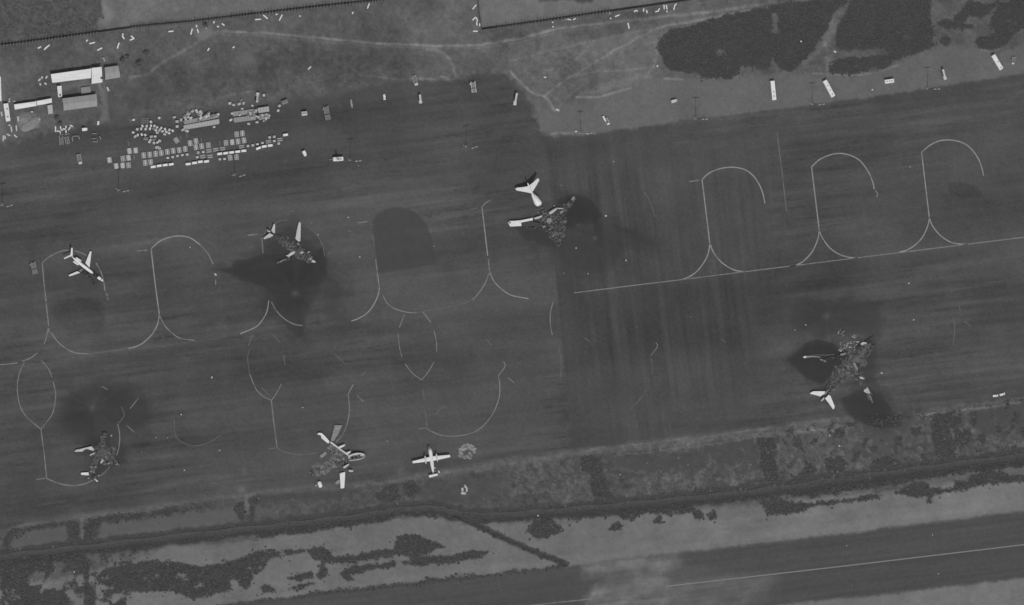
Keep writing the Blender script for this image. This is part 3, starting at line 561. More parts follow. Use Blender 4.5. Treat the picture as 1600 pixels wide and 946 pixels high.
# ================================================================ painted lines on the apron
def ribbon(name, pts, width, m, parent, n=6, zlev=0.03, sm=True):
    q = np.array(smooth(pts, n) if sm else pts, float); x, y = W(q[:, 0], q[:, 1]); p = np.stack([x, y], -1)
    t = np.gradient(p, axis=0); t /= np.linalg.norm(t, axis=1)[:, None]; nr = np.stack([-t[:, 1], t[:, 0]], -1)*width/2
    k = len(p); vv = np.zeros((2*k, 3)); vv[0::2, :2] = p-nr; vv[1::2, :2] = p+nr; vv[:, 2] = zlev
    return link(name, np_mesh(name, vv, [(2*i, 2*i+2, 2*i+3, 2*i+1) for i in range(k-1)]), m, parent)
def paint(name, gray, worn, keep):
    m = bpy.data.materials.new(name); m.use_nodes = True; n = m.node_tree.nodes; l = m.node_tree.links; b = n['Principled BSDF']; b.inputs['Roughness'].default_value = 0.8
    ge = n.new('ShaderNodeNewGeometry'); nz = n.new('ShaderNodeTexNoise'); nz.inputs['Scale'].default_value = 0.13; nz.inputs['Detail'].default_value = 6; nz.inputs['Roughness'].default_value = 0.75
    l.new(ge.outputs['Position'], nz.inputs['Vector']); r = n.new('ShaderNodeMapRange')
    r.inputs['From Min'].default_value = keep-0.16; r.inputs['From Max'].default_value = keep+0.10; r.inputs['To Min'].default_value = float(lin(worn)); r.inputs['To Max'].default_value = float(lin(gray))
    l.new(nz.outputs['Fac'], r.inputs['Value']); l.new(r.outputs[0], b.inputs['Base Color']); return m
p_good = paint('line_paint', 138, 96, 0.44); p_mid = paint('faded_line_paint', 124, 82, 0.47); p_old = paint('very_faded_line_paint', 101, 78, 0.5); p_white = paint('runway_line_paint', 122, 88, 0.36)
LINES = [  # (width m, paint, marks)
 (.75, 0, [(1097, 281), (1105, 273), (1118, 266), (1135, 262), (1150, 262), (1165, 266), (1178, 276), (1187, 290), (1192, 303), (1195, 318)]), (.72, 0, [(1097, 281), (1103, 330), (1109, 380)]),
 (.72, 0, [(1109, 380), (1108, 390), (1103, 405), (1092, 421), (1080, 431), (1067, 436.5)]), (.72, 0, [(1109, 380), (1114, 393), (1124, 407), (1137, 417), (1150, 423), (1163, 424.6)]), (.6, 1, [(1077, 284), (1085, 283), (1092, 282)]),
 (.6, 1, [(897, 458), (980, 447.5), (1067, 437)]), (.5, 1, [(1067, 437), (1115, 431), (1163, 425)]), (.6, 1, [(1163, 425), (1300, 408), (1450, 389.5), (1620, 368.5)]),
 (.75, 0, [(1268, 261), (1280, 250), (1295, 243), (1310, 240), (1325, 242), (1342, 250), (1355, 266), (1363, 283), (1366, 296)]), (.72, 0, [(1268, 261), (1274, 310), (1280, 360)]), (.6, 1, [(1368, 298), (1371, 303), (1370, 308)]),
 (.72, 0, [(1280, 360), (1278, 373), (1270, 392), (1257, 407), (1245, 414), (1234, 416)]), (.72, 0, [(1280, 360), (1285, 372), (1296, 387), (1310, 397), (1325, 402), (1340, 403)]),
 (.75, 0, [(1440, 238), (1452, 228), (1466, 221), (1480, 219), (1497, 221), (1512, 228), (1524, 241), (1532, 256), (1537, 275)]), (.72, 0, [(1440, 238), (1446, 290), (1452, 340)]),
 (.72, 0, [(1452, 340), (1450, 352), (1442, 370), (1430, 383), (1417, 391), (1405, 394)]), (.72, 0, [(1452, 340), (1457, 353), (1468, 367), (1482, 377), (1495, 381), (1512, 381.5)]), (.7, 2, [(1214, 206), (1222, 270), (1229, 331)]),
 (.65, 1, [(66, 411), (78, 401), (95, 393), (108, 391)]), (.6, 1, [(117, 392), (128, 396), (136, 400)]), (.65, 1, [(150, 411), (157, 424), (162, 440), (164, 455)]), (.6, 1, [(166, 458), (168, 463)]), (.6, 1, [(168, 465), (169, 469)]),
 (.65, 1, [(66, 411), (69, 445), (72, 472)]), (.65, 1, [(72, 474), (75, 500), (77, 520)]), (.65, 1, [(76, 510), (73, 525), (69, 538)]), (.6, 1, [(58, 552), (47, 560), (34, 565)]), (.6, 1, [(28, 567), (14, 569), (-10, 571)]),
 (.65, 1, [(80, 520), (90, 534), (105, 546), (120, 552), (138, 553)]), (.45, 2, [(138, 553), (170, 549), (200, 545)]),
 (.72, 0, [(236, 389), (250, 377), (265, 371), (280, 369), (297, 372), (313, 383)]), (.6, 1, [(313, 383), (325, 397), (333, 413)]), (.72, 0, [(236, 389), (242, 440), (249, 492)]), (.6, 1, [(214, 392.5), (230, 391)]),
 (.7, 0, [(249, 492), (246, 507), (238, 522), (225, 535), (212, 542), (198, 545)]), (.65, 1, [(249, 492), (256, 507), (268, 520), (282, 529), (304, 532)]), (.6, 1, [(337, 437), (337, 445)]),
 (.6, 1, [(387, 368), (404, 366)]), (.6, 1, [(409, 372), (411, 396)]), (.65, 0, [(420, 470), (417, 487), (410, 500), (400, 511), (375, 522)]), (.6, 1, [(424, 472), (432, 486), (445, 499), (460, 507), (473, 509)]),
 (.6, 1, [(559, 348.5), (574, 346.5)]), (.5, 2, [(582, 368), (585, 385)]), (.65, 1, [(587, 405), (590, 430), (593, 450)]), (.65, 0, [(593, 450), (590, 463), (583, 478), (573, 490), (560, 498), (549, 502)]), (.6, 1, [(598, 462), (606, 475), (618, 483), (635, 488), (650, 489)]),
 (.45, 2, [(650, 489), (690, 482), (720, 476), (737, 470)]), (.6, 1, [(766, 313), (758, 318), (753, 324)]), (.65, 0, [(753, 324), (758, 365), (762, 400)]), (.65, 1, [(763, 405), (765, 425)]), (.6, 1, [(765, 425), (757, 445), (745, 462), (735, 471)]),
 (.65, 0, [(765, 425), (772, 440), (785, 453), (800, 462), (826, 467)]), (.55, 2, [(735, 328), (746, 325)]), (.55, 1, [(864, 472), (860, 490), (860, 508), (863, 524)]), (.45, 2, [(873, 543), (877, 565), (876, 590)]), (.4, 2, [(1006, 300), (1014, 312), (1020, 328), (1023, 340)]),
 (.55, 1, [(38, 566), (30, 585), (27, 605), (30, 630), (40, 650), (64, 671)]), (.55, 1, [(64, 563), (76, 577), (81, 590)]), (.55, 1, [(83, 597), (87, 615), (85, 635), (80, 650), (64, 671)]), (.65, 1, [(64, 671), (69, 710), (73, 748)]), (.6, 1, [(57, 749.5), (71, 747.5)]),
 (.65, 1, [(73, 748), (90, 755), (110, 759), (130, 757), (147, 750)]), (.5, 1, [(157, 744), (168, 734), (172, 728)]), (.6, 1, [(182, 712), (186, 698), (187, 680), (184, 663)]), (.5, 2, [(184, 662), (190, 656), (194, 648), (190, 636)]),
 (.5, 1, [(203, 639), (216, 623)]), (.5, 1, [(198, 665), (210, 676)]), (.5, 1, [(159, 604), (168, 609)]),
 (.5, 2, [(427, 523), (437, 535)]), (.5, 2, [(443, 555), (445, 570)]), (.55, 1, [(440, 600), (432, 615), (424, 626)]), (.55, 1, [(424, 626), (412, 620), (400, 608), (390, 585)]), (.45, 2, [(390, 585), (387, 560), (390, 545)]), (.5, 2, [(395, 523), (388, 540)]), (.5, 2, [(408, 606), (423, 620)]),
 (.65, 1, [(424, 626), (428, 662), (433, 700)]), (.5, 2, [(420, 702), (432, 700)]), (.5, 2, [(433, 700), (445, 707), (470, 711), (495, 708)]), (.6, 1, [(552, 601), (544, 616)]), (.6, 1, [(544, 616), (546, 640), (543, 660), (535, 680), (524, 692)]),
 (.5, 2, [(565, 588), (572, 580)]), (.5, 1, [(558, 619), (568, 628)]), (.4, 2, [(520, 553), (530, 560), (540, 570)]), (.45, 2, [(546, 586), (551, 595)]),
 (.5, 1, [(632, 491), (624, 512)]), (.5, 1, [(622, 522), (624, 542), (628, 558)]), (.55, 1, [(633, 569), (645, 584), (659, 594)]), (.55, 1, [(661, 488), (673, 504)]), (.5, 1, [(678, 516), (682, 535), (682, 550)]), (.5, 1, [(678, 566), (670, 580), (659, 594)]),
 (.4, 2, [(661, 608), (663, 626)]), (.45, 2, [(664, 640), (667, 668)]), (.5, 1, [(654, 670), (668, 669)]), (.6, 1, [(666, 670), (685, 679), (705, 682), (730, 679), (750, 670), (768, 650), (779, 625), (781, 605), (779, 587)]), (.6, 1, [(779, 587), (789, 573), (787, 565)]),
 (.5, 1, [(793, 590), (804, 599)]), (.45, 2, [(680, 648), (695, 633)]), (.5, 2, [(760, 530), (768, 540)]),
 (.45, 1, [(1025, 536), (1027, 542), (1017, 556)]), (.45, 2, [(1017, 560), (1019, 570), (1019, 585)]), (.45, 2, [(1010, 609), (1000, 624), (984, 640)]), (.45, 2, [(1498, 477), (1501, 487)]), (.45, 2, [(1490, 497), (1492, 515), (1489, 540)]), (.4, 2, [(1507, 502), (1516, 510)]),
 (.5, 2, [(410, 372), (418, 358), (434, 347), (450, 344)]), (.5, 2, [(478, 353), (494, 366), (504, 384), (507, 400)]), (.4, 2, [(1127, 530), (1134, 536)]), (.4, 2, [(272, 655), (274, 680), (282, 690)]), (.4, 2, [(282, 690), (302, 697), (325, 692), (345, 680)]), (.4, 2, [(912, 528), (922, 534)]),
]
for w_, k, pts in LINES: ribbon('painted_line', pts, w_*1.2, (p_good, p_mid, p_old)[k], apron)
ar = MB()   # arrow heads beside the three parking stands
for (u, v) in ((1093, 282), (231, 391)):
    q = [P(u-5, v-1.8), P(u+1, v), P(u-5, v+2.6)]; ar = MB(); ar._add([(p.x, p.y, 0.045) for p in q], [(0, 1, 2)]); ar.build('arrow_head', p_mid, apron)
ribbon('centre_line', [(1040, 916.5), (1300, 887), (1620, 849)], .8, p_white, runway, sm=False)
ribbon('centre_line', [(800, 950), (860, 943), (925, 936)], .7, p_mid, runway, sm=False)

# ================================================================ floodlight masts along the apron edge
m_steel = mat('galvanised_steel', 92, 0.1, 0.8, 0.5); m_conc = mat('pale_concrete', 128, 0.15, 0.6, 0.85); m_lamp = mat('lamp_housing', 150, 0.1, 0.9, 0.5); m_dark = mat('dark_steel', 62, 0.15, 0.8, 0.6)
MAST_H = 28.0
def make_mast(tilt):
    r = empty('floodlight_mast', (0, 0, 0))
    MB().tube((0, 0, 0.4), (0, 0, MAST_H), 0.26, 0.11, 8).build('mast_pole', m_steel, r)
    MB().rbox((0, 0, 0.25), (1.8, 1.8, 0.5), 0.15).build('plinth', m_conc, r)
    b = MB(); b.box((0, 0, MAST_H), (4.6, 0.22, 0.2), tilt); b.box((0, 0, MAST_H-0.5), (1.0, 1.0, 0.25), tilt); b.build('crossbar', m_steel, r)
    for i in range(4):
        x = (-2.0, -1.0, 1.0, 2.0)[i]; c = Matrix.Rotation(tilt, 3, 'Z') @ Vector((x, -0.25, MAST_H+0.1))
        MB().box(tuple(c), (0.8, 0.7, 0.3), tilt, rx=0.5).build('floodlight', m_lamp, r)
    return r
MASTS = [(3.5, 320), (185, 297), (366, 273), (547, 250), (728, 229), (907, 207), (1087, 185), (1269, 162), (1449, 138)]
for i, (u, v) in enumerate(MASTS):
    t = make_mast((0.28, 0.2, 0.3, 0.1, 0.32, 0.05, 0.02, 0.12, 0.04)[i]); t.location = P(u, v)
    tag(t, 'tall steel floodlight mast on the apron edge, %s from the left' % ordn(i, len(MASTS)), 'light mast', 'floodlight masts along the upper edge of the apron')
    for k, (dx, dy, s) in enumerate(((-2.0, 1.0, .9), (-1.6, -.6, .8), (1.9, .5, .7))):
        if (i+k) % 3 == 2: continue
        b = MB(); b.rbox((dx, dy, s*0.45), (s, s*0.8, s*0.9), 0.1, 0.3*k); b.build('cable_box', m_conc, t)

# ================================================================ boundary walls with buttress posts
m_wall = mat('weathered_wall', 84, 0.15, 0.5, 0.9); m_post = mat('wall_post_concrete', 102, 0.12, 0.7, 0.9)
def wall(pts, label, teeth, thick=0.5, h=2.6):
    p0 = P(*pts[0]); root = empty('boundary_wall', p0)
    seg = MB()
    for (a0, b0) in zip(pts[:-1], pts[1:]):
        a_, b_ = P(*a0)-p0, P(*b0)-p0; d = b_-a_; L = d.length; rz = math.atan2(d.y, d.x); c = (a_+b_)/2
        seg.box((c.x, c.y, h/2-0.3), (L+0.05, thick, h+0.6), rz); seg.box((c.x, c.y, h+0.06), (L+0.05, thick+0.18, 0.12), rz)
    seg.build('wall_panel', m_wall, root)
    pm = None
    for (u0, u1) in teeth:
        u = u0
        while u < u1:
            for (a0, b0) in zip(pts[:-1], pts[1:]):
                if a0[0] <= u <= b0[0]:
                    v = a0[1]+(b0[1]-a0[1])*(u-a0[0])/(b0[0]-a0[0]); q = P(u, v)-p0; rz = heading(u, v, b0[0]-a0[0], b0[1]-a0[1])
                    if pm is None:
                        b = MB(); b.box((0, -0.6, 1.3), (0.6, 1.0, 2.6)); b.box((0, 0.1, 2.2), (0.6, 0.6, 4.6), rx=-0.10); b.box((0, 0.7, 4.5), (0.55, 1.1, 0.3), rx=0.6); pm = b.mesh('post'); pm.materials.append(m_post)
                    o = link('post', pm, None, root); o.location = q; o.rotation_euler = (0, 0, rz+.12*math.sin(u*3.1)); o.scale = (1, .85+.3*abs(math.sin(u*1.7)), .9+.22*math.sin(u*2.3))
            u += 4.6+.5*math.sin(u*5)
    tag(root, label, 'wall'); return root
wall([(-30, 75.5), (40, 67), (100, 59), (160, 50.5), (210, 43.5), (300, 35), (400, 23), (500, 11.5), (600, 1), (640, -3)], 'long dark boundary wall with close-set posts across the upper left', [(-20, 150), (205, 600)])
wall([(753, 47), (800, 41), (860, 32.5), (950, 19.5), (1010, 11), (1090, -1), (1120, -5)], 'shorter boundary wall with close-set posts, upper middle of the picture', [(776, 952)])
wall([(744.5, -12), (748, 20), (752, 46)], 'thin plain wall running down to the corner of the shorter wall', [], 0.3, 2.4)

# ================================================================ buildings in the upper left corner
m_roofw = mat('white_sheet_roof', 212, 0.13, 0.22, 0.5, stretch=(.5, 2.5, 1)); m_roofl = mat('pale_grey_roof', 170, 0.06, 0.3, 0.6); m_roofg = mat('grey_sheet_roof', 140, 0.14, 0.3, 0.6, stretch=(2.5, .5, 1)); m_plaster = mat('plaster_wall', 150, 0.1, 0.6, 0.9); m_win = mat('window_glass', 55, 0.1, 0.6, 0.2); m_rib = mat('roof_rib', 205, 0.05, 0.4, 0.5)
def building(outline, h, roofm, label, ridge=0.0, ribs=9, lean=0.4, units=(), windows=3):
    """outline: the four roof corners as seen, from the upper left, clockwise"""
    q = [P(u, v, h) for u, v in outline]; c = sum(q, Vector())/4; c.z = 0; root = empty('building', c)
    L = [p-c for p in q]; cen = Vector((0, 0, 0))
    base = [(p.x*0.97, p.y*0.97) for p in L]
    MB().prism(base, -0.3, h-0.12).build('wall', m_plaster, root)
    rf = MB(); A, B, C_, D_ = [Vector((p.x, p.y, 0)) for p in L]
    if ridge > 0:
        m1, m2 = (A+D_)/2, (B+C_)/2; t = 0.14
        vv = [(A.x, A.y, h), (B.x, B.y, h), (C_.x, C_.y, h), (D_.x, D_.y, h), (m1.x, m1.y, h+ridge), (m2.x, m2.y, h+ridge)]
        vv += [(x, y, zz-t) for x, y, zz in vv[:4]]
        rf._add(vv, [(0, 4, 5, 1), (3, 2, 5, 4), (0, 3, 4), (1, 5, 2), (6, 7, 8, 9), (0, 1, 7, 6), (1, 2, 8, 7), (2, 3, 9, 8), (3, 0, 6, 9)])
    else:
        rf.prism([(p.x, p.y) for p in (A, B, C_, D_)], [h-0.15]*4, [h+0.05, h+0.05, h+0.05+lean, h+0.05+lean])
    ro = rf.build('roof', roofm, root)
    if ribs:
        for i in range(1, ribs):  # sheet seams
            t = i/ribs; a_, b_ = A.lerp(B, t), D_.lerp(C_, t); d = b_-a_; m_ = (a_+b_)/2
            if ridge > 0:
                for (s0, s1, z0, z1) in ((a_, m_, h, h+ridge), (m_, b_, h+ridge, h)):
                    b = MB(); p0 = Vector((s0.x, s0.y, z0+0.03)); p1 = Vector((s1.x, s1.y, z1+0.03)); b.tube(p0, p1, 0.05, 0.05, 4); b.build('roof_seam', roofm, ro)
            else:
                MB().tube((a_.x, a_.y, h+0.06+lean), (b_.x, b_.y, h+0.06), 0.06, 0.06, 4).build('roof_seam', roofm, ro)
    for (fu, fv, s) in units:
        p = A.lerp(B, fu).lerp(D_.lerp(C_, fu), fv); MB().rbox((p.x, p.y, h+0.5+lean*fv), (s, s*0.8, 0.8), 0.1, 0.2).build('roof_vent', m_win, ro)
    # door and windows on the southern wall
    a_, b_ = Vector((base[3][0], base[3][1], 0)), Vector((base[2][0], base[2][1], 0)); d = (b_-a_); rz = math.atan2(d.y, d.x); nrm = Vector((d.y, -d.x, 0)).normalized()
    if (A-D_).dot(nrm) > 0: nrm = -nrm
    for i in range(windows):
        p = a_+d*((i+0.5)/windows)+nrm*0.05
        if i == windows//2: MB().box((p.x, p.y, 1.05), (1.1, 0.12, 2.1), rz).build('door', m_dark, root)
        else: MB().box((p.x, p.y, 1.7), (1.2, 0.12, 1.0), rz).build('window', m_win, root)
    return tag(root, label, 'building')
building([(79.3, 116.2), (143.0, 107.4), (142.2, 122.3), (81.7, 129.7)], 4.2, m_roofw, 'long white-roofed hall, largest of the upper left buildings', lean=0.3, windows=7)
building([(143.6, 106.4), (158.8, 104.8), (160, 128.9), (143.2, 131.4)], 4.6, m_roofw, 'white-roofed block joined to the right end of the long white hall', lean=0.3, windows=3, units=[(.93, .72, 1.6)])
building([(163.3, 105.6), (184.8, 102.8), (188, 121.2), (164.5, 125)], 3.6, m_roofg, 'grey-roofed building right of the white-roofed block', ridge=0.5, ribs=3, windows=3)
building([(89.2, 134.8), (96, 134.2), (97, 151), (91, 152.3)], 3.0, m_roofw, 'narrow white hut below the left end of the long white hall', lean=0.2, windows=1, units=[(.5, .85, 1.3)])
building([(97.3, 154.2), (150.6, 147.3), (152, 166.3), (99.8, 173.3)], 4.2, m_roofg, 'big grey-roofed shed with a low ridge below the courtyard', ridge=0.7, ribs=9, windows=6)
building([(21.9, 163.5), (56.4, 158.7), (57, 165.7), (23.2, 171.7)], 3.2, m_roofw, 'long narrow white-roofed hut, left one of two end to end', lean=0.2, windows=5)
building([(57, 158.3), (80.6, 153.9), (81, 161), (58, 165.1)], 3.2, m_roofw, 'narrow white-roofed hut, right one of two end to end', lean=0.2, windows=3)
building([(74, 164.9), (81.4, 163.7), (82.8, 177.4), (75.7, 178.8)], 2.8, m_roofl, 'small pale grey hut below the right-hand narrow hut', lean=0.2, windows=1)
building([(5.2, 162.5), (12.6, 161.7), (16.3, 189.1), (9.6, 190.6)], 3.0, m_roofw, 'white-roofed hut standing upright near the left edge of the picture', lean=0.2, windows=1, units=[(.6, .3, .9), (.5, .75, .9)])
building([(-12, 121), (1, 120), (2.4, 158), (-10, 160)], 3.4, m_roofw, 'white-roofed building cut off by the left edge of the picture', lean=0.2, windows=2)
b = MB(); q = [P(126, 137, 0), P(140, 135.2, 0), P(141.5, 144.5, 0), P(126.8, 146.8, 0)]; c = sum(q, Vector())/4; b.prism([(p.x-c.x, p.y-c.y) for p in q], -0.1, 1.2)
o = b.build('loading_platform', mat('platform_concrete', 132, 0.08, 0.5, 0.9)); o.location = c; tag(o, 'low grey concrete platform in the courtyard of the long white hall', 'platform')
# heap of pale spoil
rsm = np.random.RandomState(3); c = P(45, 190); n1, n2 = 28, 9; vv = [(0, 0, 2.0)]; 
for j in range(1, n2+1):
    for i in range(n1):
        w_ = 2*math.pi*i/n1; rr = j/n2*(8.2+1.6*math.sin(3*w_+1)+0.9*math.sin(5*w_)); vv.append((rr*math.cos(w_)*0.98, rr*math.sin(w_)*0.9, 2.0*(1-(j/n2)**1.6)+(rsm.uniform(-.25, .25) if j < n2 else -0.15)))
ff = [(0, 1+i, 1+(i+1) % n1) for i in range(n1)]; b = MB(); b._add(vv, ff+[(1+(j-1)*n1+i, 1+j*n1+i, 1+j*n1+(i+1) % n1, 1+(j-1)*n1+(i+1) % n1) for j in range(1, n2) for i in range(n1)])
o = b.build('spoil_heap', mat('pale_spoil', 124, 0.18, 0.5, 0.95, bump=0.5)); o.location = c; o.location.z = gz(45, 190); tag(o, 'pale rounded heap of spoil below the narrow white huts', 'heap')
# steel frame behind the white block, mast beside it
b = MB(); c = P(162, 93)
for x in (-2.6, 0, 2.6): b.box((x, 0, 1.2), (0.18, 3.2, 0.18)); b.box((x, -1.6, 0.6), (0.16, 0.16, 1.3)); b.box((x, 1.6, 0.6), (0.16, 0.16, 1.3))
for y in (-1.6, 1.6): b.box((0, y, 1.28), (5.4, 0.18, 0.18))
b.box((0, 0, 1.3), (1.2, 2.6, 0.2), 0.5); o = b.build('steel_rack', m_lamp); o.location = c; o.rotation_euler = (0, 0, 0.12); tag(o, 'light steel frame rack standing behind the white-roofed block', 'rack')

# ================================================================ trees
m_bark = mat('bark', 60, 0.2, 2.0, 0.95)
def tree(u, v, r, h, seed, label, n=520):
    q = np.random.RandomState(seed); root = empty('tree', P(u, v)); root.location.z = gz(u, v)
    t = MB(); t.tube((0, 0, -0.2), (0, 0, h*0.55), r*0.10, r*0.05, 7)
    for k in range(5):
        w_ = k*1.26+q.uniform(-.3, .3); t.tube((0, 0, h*q.uniform(.3, .5)), (math.cos(w_)*r*.6, math.sin(w_)*r*.6, h*q.uniform(.6, .8)), r*0.045, r*0.015, 5)
    t.build('trunk', m_bark, root)
    cs = [(math.cos(k*1.1+seed)*r*.5*q.uniform(.4, 1), math.sin(k*1.1+seed)*r*.5*q.uniform(.4, 1), h*q.uniform(.55, .9), r*q.uniform(.35, .6)) for k in range(7)]
    vv = np.zeros((n, 4, 3)); tn = np.zeros((n, 4))
    for i in range(n):
        cx, cy, cz, cr = cs[q.randint(7)]; d = q.normal(size=3); d /= np.linalg.norm(d); p = np.array([cx, cy, cz])+d*cr*q.uniform(.5, 1.05)*np.array([1, 1, .8])
        e1 = np.cross(d+q.normal(size=3)*.6, q.normal(size=3)); e1 /= np.linalg.norm(e1); e2 = np.cross(e1, d+q.normal(size=3)*.4); e2 /= max(np.linalg.norm(e2), .2); s = q.uniform(.15, .34)
        vv[i] = [p-e1*s, p-e2*s*.6, p+e1*s, p+e2*s*.6]; tn[i] = lin(q.uniform(100, 124))
    link('crown', np_mesh('crown', vv.reshape(-1, 3), np.arange(n*4).reshape(-1, 4), tn.ravel()), m_leaf, root)
    return tag(root, label, 'tree')
tree(191, 96, 3.4, 3.2, 1, 'dark low tree just right of the grey-roofed building', 700); tree(199, 91, 2.6, 2.8, 2, 'smaller dark tree touching the low tree beside the grey-roofed building')
tree(217, 101, 4.4, 3.4, 3, 'larger dark tree of the clump further right of the buildings', 900); tree(228, 84, 3.4, 3.2, 4, 'dark tree at the upper end of the clump right of the buildings', 600)
tree(320, 40, 2.9, 4.5, 5, 'lone round dark tree beside the long boundary wall', 700); tree(88, 186, 2.6, 4.0, 6, 'dark tree between the small pale hut and the grey shed', 500); tree(93, 194, 2.2, 3.6, 7, 'small dark tree below the grey shed corner', 400)

# ================================================================ vehicles and loading gear
m_white = mat('white_vehicle_paint', 216, 0.08, 0.5, 0.4, spec=0.4); m_pale = mat('pale_grey_paint', 184, 0.08, 0.6, 0.5); m_mid = mat('mid_grey_paint', 124, 0.1, 0.7, 0.6); m_glass = mat('dark_glass', 40, 0.1, 0.6, 0.15); m_tyre = mat('tyre_rubber', 42, 0.1, 2, 0.9); m_deck = mat('steel_deck', 104, 0.12, 0.7, 0.6)
def wheels(root, xs, y, r=0.5):
    for x in xs:
        for s in (-1, 1):
            w_ = MB().tube((x, s*y-0.14, r), (x, s*y+0.14, r), r, r, 10).build('wheel', m_tyre, root); MB().tube((x, s*y-0.16, r), (x, s*y+0.16, r), r*.5, r*.5, 8).build('rim', m_lamp, w_)
def place(root, u, v, du, dv, label, cat, group=None):
    root.location = P(u, v); root.location.z = gz(u, v); root.rotation_euler = (0, 0, heading(u, v, du, dv)); return tag(root, label, cat, group)
def apron_bus(L=15.0, w_=3.3, vents=((-2, 0), (2, 0), (5, 0))):
    r = empty('apron_bus', (0, 0, 0)); MB().rbox((0, 0, 1.8), (L, w_, 2.7), 0.25).build('body', m_white, r)
    for s in (-1, 1): MB().box((0, s*(w_/2+0.01), 2.1), (L*0.9, 0.06, 1.0)).build('window', m_glass, r)
    MB().box((L/2-0.02, 0, 2.0), (0.1, w_*0.85, 1.2)).build('windscreen', m_glass, r)
    for x, y in vents: MB().rbox((x, y, 3.22), (1.0, 0.9, 0.22), 0.08).build('roof_vent', m_mid, r)
    wheels(r, (-L*.32, L*.32), w_/2-0.15, 0.5); return r
BUS = [(1207, 141.5, 3, 30, ((1, 0), (4.5, 0)), 15.2), (1294, 138.5, 13, 24, ((-2.5, 0), (1.5, 0), (5.2, 0)), 14.6), (1557, 97.3, 12, 20, ((0, 0.6), (5.2, 0)), 13.2)]
BL = ['white apron bus parked upright left of the other two long buses', 'white apron bus parked at a slant beside a floodlight mast', 'white apron bus parked at a slant near the right edge of the picture']
for (u, v, du, dv, vt, L), lb in zip(BUS, BL): place(apron_bus(L, 3.4, vt), u, v, du, dv, lb, 'bus', 'apron buses on the pale strip')
place(apron_bus(7.4, 3.1, ((-2, 0), (0, 0), (2, 0))), 1388.5, 127, 14, -2, 'short white bus lying crosswise between two floodlight masts', 'bus')
def stair_truck(L=9.0, m=None):
    """aircraft steps: wide truck at the front, a narrow stairway climbing back"""
    m = m or m_pale; r = empty('stair_truck', (0, 0, 0)); MB().rbox((L*.30, 0, 1.2), (L*.38, 2.5, 1.5), 0.2).build('cab', m, r); MB().box((0, 0, .65), (L*.9, 1.7, .3)).build('chassis', m_dark, r)
    st = MB(); n = 12
    for i in range(n): st.box((L*.25-i*L*.7/n, 0, 1.9+i*.17), (L*.7/n+.02, 1.5, .12))
    s = st.build('stair', m, r)
    for sd in (-1, 1): MB().tube((L*.28, sd*.8, 2.6), (-L*.48, sd*.8, 4.8), .07, .07, 5).build('handrail', m_lamp, s)
    MB().box((-L*.46, 0, 3.95), (1.3, 1.7, .14)).build('platform', m, r); wheels(r, (-L*.3, L*.3), 1.05, .42); return r
def box_truck(L=7.0, w_=2.5, m=None, hbox=2.2):
    m = m or m_white; r = empty('truck', (0, 0, 0)); MB().rbox((L*.36, 0, 1.25), (L*.26, w_*.95, 1.7), .3).build('cab', m, r); MB().box((0, 0, .7), (L*.94, 1.6, .3)).build('chassis', m_dark, r)
    MB().rbox((-L*.14, 0, .95+hbox/2), (L*.68, w_, hbox), .08).build('cargo_box', m, r); MB().box((L*.42, 0, 1.75), (L*.08, w_*.8, .6)).build('windscreen', m_glass, r); wheels(r, (-L*.3, L*.32), w_/2-.15, .45); return r
def flat_truck(L=8.0, w_=2.5, m=None):
    m = m or m_pale; r = empty('truck', (0, 0, 0)); MB().rbox((L*.36, 0, 1.3), (L*.25, w_*.95, 1.8), .3).build('cab', m, r); MB().box((-L*.12, 0, 1.0), (L*.7, w_, .16)).build('bed', m_deck, r)
    for s in (-1, 1): MB().box((-L*.12, s*w_/2, 1.3), (L*.7, .16, .6)).build('side_board', m, r)
    MB().box((-L*.47, 0, 1.3), (.16, w_, .6)).build('tail_board', m, r); MB().box((L*.42, 0, 1.8), (L*.08, w_*.8, .6)).build('windscreen', m_glass, r); wheels(r, (-L*.3, L*.32), w_/2-.15, .45); return r
def car(L=4.4, m=None):
    m = m or m_white; r = empty('car', (0, 0, 0)); MB().rbox((0, 0, .75), (L, 1.8, .8), .2).build('body', m, r); MB().rbox((-L*.06, 0, 1.35), (L*.5, 1.6, .6), .25).build('cabin', m, r)
    MB().box((L*.2, 0, 1.35), (.3, 1.4, .45), ry=.5).build('windscreen', m_glass, r); wheels(r, (-L*.31, L*.31), .82, .33); return r
def loader(L=8.5, w_=4.2, m=None):
    """cargo high loader: two deck frames with side rails, a bridge at the front and a gap between"""
    m = m or m_pale; r = empty('cargo_loader', (0, 0, 0))
    for k, (x, l) in enumerate(((L*.2, L*.52), (-L*.3, L*.38))):
        d = MB().box((x, 0, 1.4+.4*k), (l, w_*.72, .25)).build('deck', m_deck, r)
        for i in range(5): MB().tube((x-l*.4+i*l*.2, -w_*.33, 1.55+.4*k), (x-l*.4+i*l*.2, w_*.33, 1.55+.4*k), .09, .09, 6).build('roller', m, d)
        for s in (-1, 1): MB().box((x, s*w_*.42, 1.6+.4*k), (l, .45, .5)).build('side_rail', m, r)
    for s in (-1, 1): MB().box((L*.48, s*w_*.4, 1.7), (.9, .55, .7)).build('bridge_arm', m, r)
    MB().rbox((L*.33, w_*.56, 1.7), (1.3, 1.0, 1.3), .15).build('operator_cab', m, r); wheels(r, (-L*.35, L*.3), w_*.38, .45); return r
def belt_loader(L=7.0, m=None):
    m = m or m_mid; r = empty('belt_loader', (0, 0, 0)); MB().box((0, 0, .8), (L*.6, 1.7, .5)).build('chassis', m, r); MB().box((0, 0, 1.7), (L, .9, .22), ry=-.18).build('belt', m_lamp, r); MB().rbox((L*.1, .75, 1.3), (1.1, .7, 1.0), .1).build('driver_seat', m, r); wheels(r, (-L*.2, L*.2), .75, .35); return r
